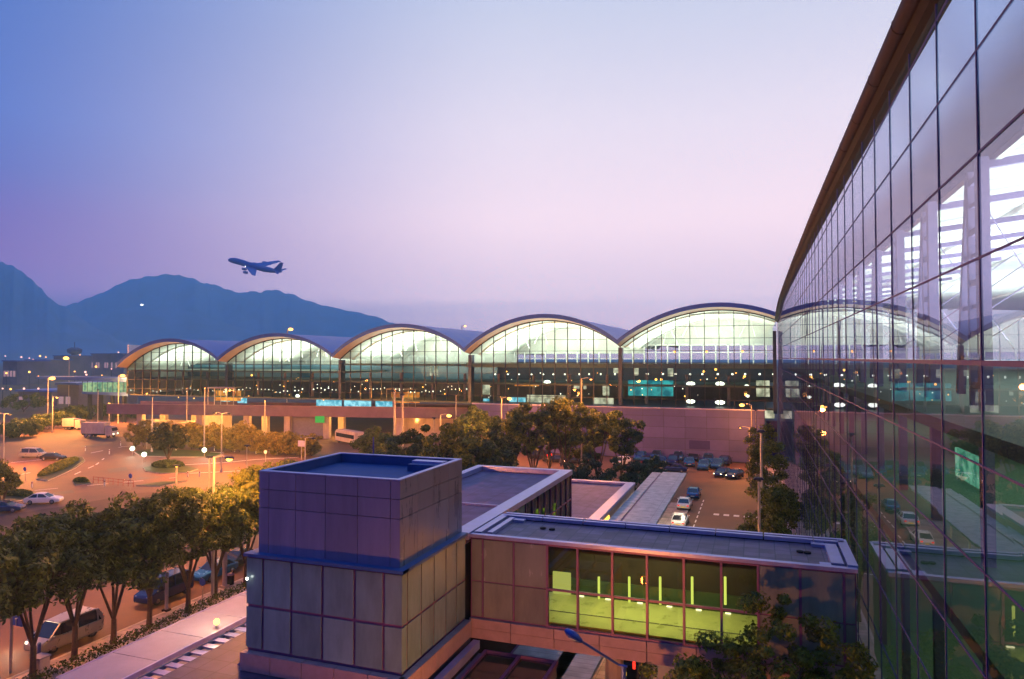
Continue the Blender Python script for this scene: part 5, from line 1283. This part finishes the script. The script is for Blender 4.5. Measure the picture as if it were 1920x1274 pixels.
p = P(565, 862); s = thing('road_sign', 'lilac direction sign on a post beyond the block roof', 'sign', (p.x, p.y, 0)); g = MB(); g.path([(0, 0, 0), (0, 0, 3.4)], .08, 8); g.build('post', M['pole'], s, world=False); g = MB(); g.box(-.8, .8, -.06, -.0, 2.6, 3.8); g.build('sign_plate', M['coping'], s, world=False)

# small things that line the left road
rr = random.Random(31)
bp_ = None
for i, (px, py) in enumerate([(196, 912), (330, 894), (352, 895), (374, 895), (226, 836), (300, 846), (330, 846), (402, 846), (440, 848), (480, 851), (520, 853), (60, 915), (30, 902), (160, 846), (205, 852)]):
    p = P(px, py)
    if bp_ is None:
        bp_ = thing('bollard', 'thin reflective bollard beside the kerb of the looping road', 'bollard', (p.x, p.y, 0), 'kerbside bollards by the looping road')
        g = MB(); g.path([(0, 0, 0), (0, 0, 1.0)], .09, 8); g.build('shaft', M['sign_white'], bp_, world=False)
        g = MB(); g.path([(0, 0, .7), (0, 0, .85)], .1, 8); g.build('band', M['redcar'], bp_, world=False)
    else: c = copy_tree(bp_); c.location = (p.x, p.y, 0)
for px, py, lab, mt in ((47, 904, 'small blue disc sign on a short post left of the road', 'sign_blue'), (245, 918, 'blue disc sign at the right end of the red railing', 'sign_blue'), (28, 916, 'small red sign beside the left road', 'redcar'), (498, 868, 'pale narrow sign post beyond the yellow tree', 'sign_white'), (275, 842, 'blue sign left of the island tree crown', 'sign_blue')):
    p = P(px, py); s_ = thing('road_sign', lab, 'sign', (p.x, p.y, 0)); g = MB(); g.path([(0, 0, 0), (0, 0, 2.2)], .05, 6); g.build('post', M['pole'], s_, world=False)
    g = MB(); g.path([(0, -.1, 2.1), (0, -.06, 2.1)], .36, 14); g.build('sign_plate', M[mt], s_, world=False)

# two people on the pavement behind the low block
def person(label, px, py, shirt):
    c = P(px, py); s = thing('person', label, 'person', (c.x, c.y, .02))
    me = bpy.data.meshes.new('body'); vs = [(0, 0, .95), (0, 0, 1.2), (0, 0, 1.42), (0, 0, 1.52), (0, .01, 1.66), (.19, 0, 1.4), (.26, .02, 1.13), (.27, -.08, .9), (-.19, 0, 1.4), (-.26, .02, 1.13), (-.27, -.06, .9), (.1, 0, .9), (.12, -.06, .5), (.13, .05, .08), (.13, -.1, .04), (-.1, 0, .9), (-.12, .05, .5), (-.13, .16, .08), (-.13, 0, .04)]
    es = [(0, 1), (1, 2), (2, 3), (3, 4), (2, 5), (5, 6), (6, 7), (2, 8), (8, 9), (9, 10), (0, 11), (11, 12), (12, 13), (13, 14), (0, 15), (15, 16), (16, 17), (17, 18)]
    rads = [.15, .14, .16, .06, .1, .07, .05, .035, .07, .05, .035, .1, .07, .05, .04, .1, .07, .05, .04]
    me.from_pydata(vs, es, []); me.materials.append(shirt); o = bpy.data.objects.new('body', me); COL.objects.link(o); o.parent = s
    sk_ = o.modifiers.new('Skin', 'SKIN'); sb = o.modifiers.new('Sub', 'SUBSURF'); sb.levels = 1; sb.render_levels = 1
    for i_, r_ in enumerate(rads): me.skin_vertices[0].data[i_].radius = (r_, r_)
    me.skin_vertices[0].data[0].use_root = True
    g = MB(); g.ball((0, .02, 1.72), .1, 10); g.build('hair', M['black'], s, world=False)
try:
    person('person in red standing left of the shaded van', 951, 862, M['redcar']); person('person in dark clothes near the low block corner', 1052, 876, M['cloth'])
except Exception as e: print('person', e)

# ------------------------------------------------------------------ airliner
pc = D(478, 500, 900)
pl = thing('airliner', 'blue silhouetted four engined airliner climbing away over the hills', 'airliner', pc)
def ring(x, r, zc=0, n=14): return [(x, r * math.cos(2 * math.pi * k / n), zc + r * math.sin(2 * math.pi * k / n)) for k in range(n)]
g = MB(); g.loft([ring(-35, .3, -.8), ring(-34, 1.4, -.5), ring(-31, 2.6), ring(-26, 3.2, .4), ring(-18, 3.3, .4), ring(-10, 3.2), ring(12, 3.2), ring(22, 2.6, .5), ring(30, 1.4, 1.2), ring(35, .4, 1.8)]); g.build('fuselage', M['plane'], pl, world=False, smooth=True)
def wing(g, pts, t0, t1):
    (a, b, c, d) = [Vector(p) for p in pts]; up = Vector((0, 0, 1))
    g.loft([[a - up * t0, b - up * t0 * .3, b + up * t0 * .3, a + up * t0], [d - up * t1, c - up * t1 * .3, c + up * t1 * .3, d + up * t1]])
for sg in (-1, 1):
    g = MB(); wing(g, ((-11, sg * 2.5, -1.5), (4, sg * 2.5, -1.5), (18, sg * 30, 2.0), (13.5, sg * 30, 2.0)), .8, .2); g.build('wing', M['plane'], pl, world=False)
    g = MB(); wing(g, ((25, sg * .8, 1.5), (32, sg * .8, 1.5), (36, sg * 11, 2.6), (33.5, sg * 11, 2.6)), .35, .12); g.build('tailplane', M['plane'], pl, world=False)
    for yy, xx in ((11.5, -6.5), (21, .8)):
        g = MB(); g.loft([ring(xx - 3, 1.15), ring(xx - 1.5, 1.35), ring(xx + 1, 1.2), ring(xx + 2.6, .6)]); g.v = [(v[0], v[1] + sg * yy, v[2] - 2.2 + yy * .05) for v in g.v]; e = g.build('engine', M['plane'], pl, world=False)
        g = MB(); g.box(xx - 1, xx + 2.5, sg * yy - .15, sg * yy + .15, -1.6 + yy * .05, -.9 + yy * .07); g.build('pylon', M['plane'], e, world=False)
g = MB(); g.loft([[(24, -.3, 2.5), (33, -.1, 2.5), (33, .1, 2.5), (24, .3, 2.5)], [(32, -.15, 12), (36, -.05, 12), (36, .05, 12), (32, .15, 12)]]); g.build('tail_fin', M['plane'], pl, world=False)
g = MB(); g.ball((-10, -2.8, -1.6), .9, 8); g.build('landing_light', M['lamp_w'], pl, world=False)
Rm = Matrix.Rotation(YAW + R(15) - R(20), 4, 'Z') @ Matrix.Rotation(R(15), 4, 'Y') @ Matrix.Rotation(R(24), 4, 'X')
pl.rotation_euler = Rm.to_euler(); pl.scale = (1.08, 1.12, 1.25)

# ------------------------------------------------------------------ render settings
sc.view_settings.view_transform = 'Standard'; sc.view_settings.look = 'None'; sc.view_settings.exposure = 0; sc.view_settings.gamma = 1
sc.render.engine = 'CYCLES'
cy = sc.cycles
cy.use_denoising = True
cy.max_bounces = 8; cy.diffuse_bounces = 2; cy.glossy_bounces = 4; cy.transparent_max_bounces = 12; cy.transmission_bounces = 4; cy.volume_bounces = 1
cy.sample_clamp_indirect = 4; cy.sample_clamp_direct = 30
cy.caustics_reflective = False; cy.caustics_refractive = False
cy.use_light_tree = True
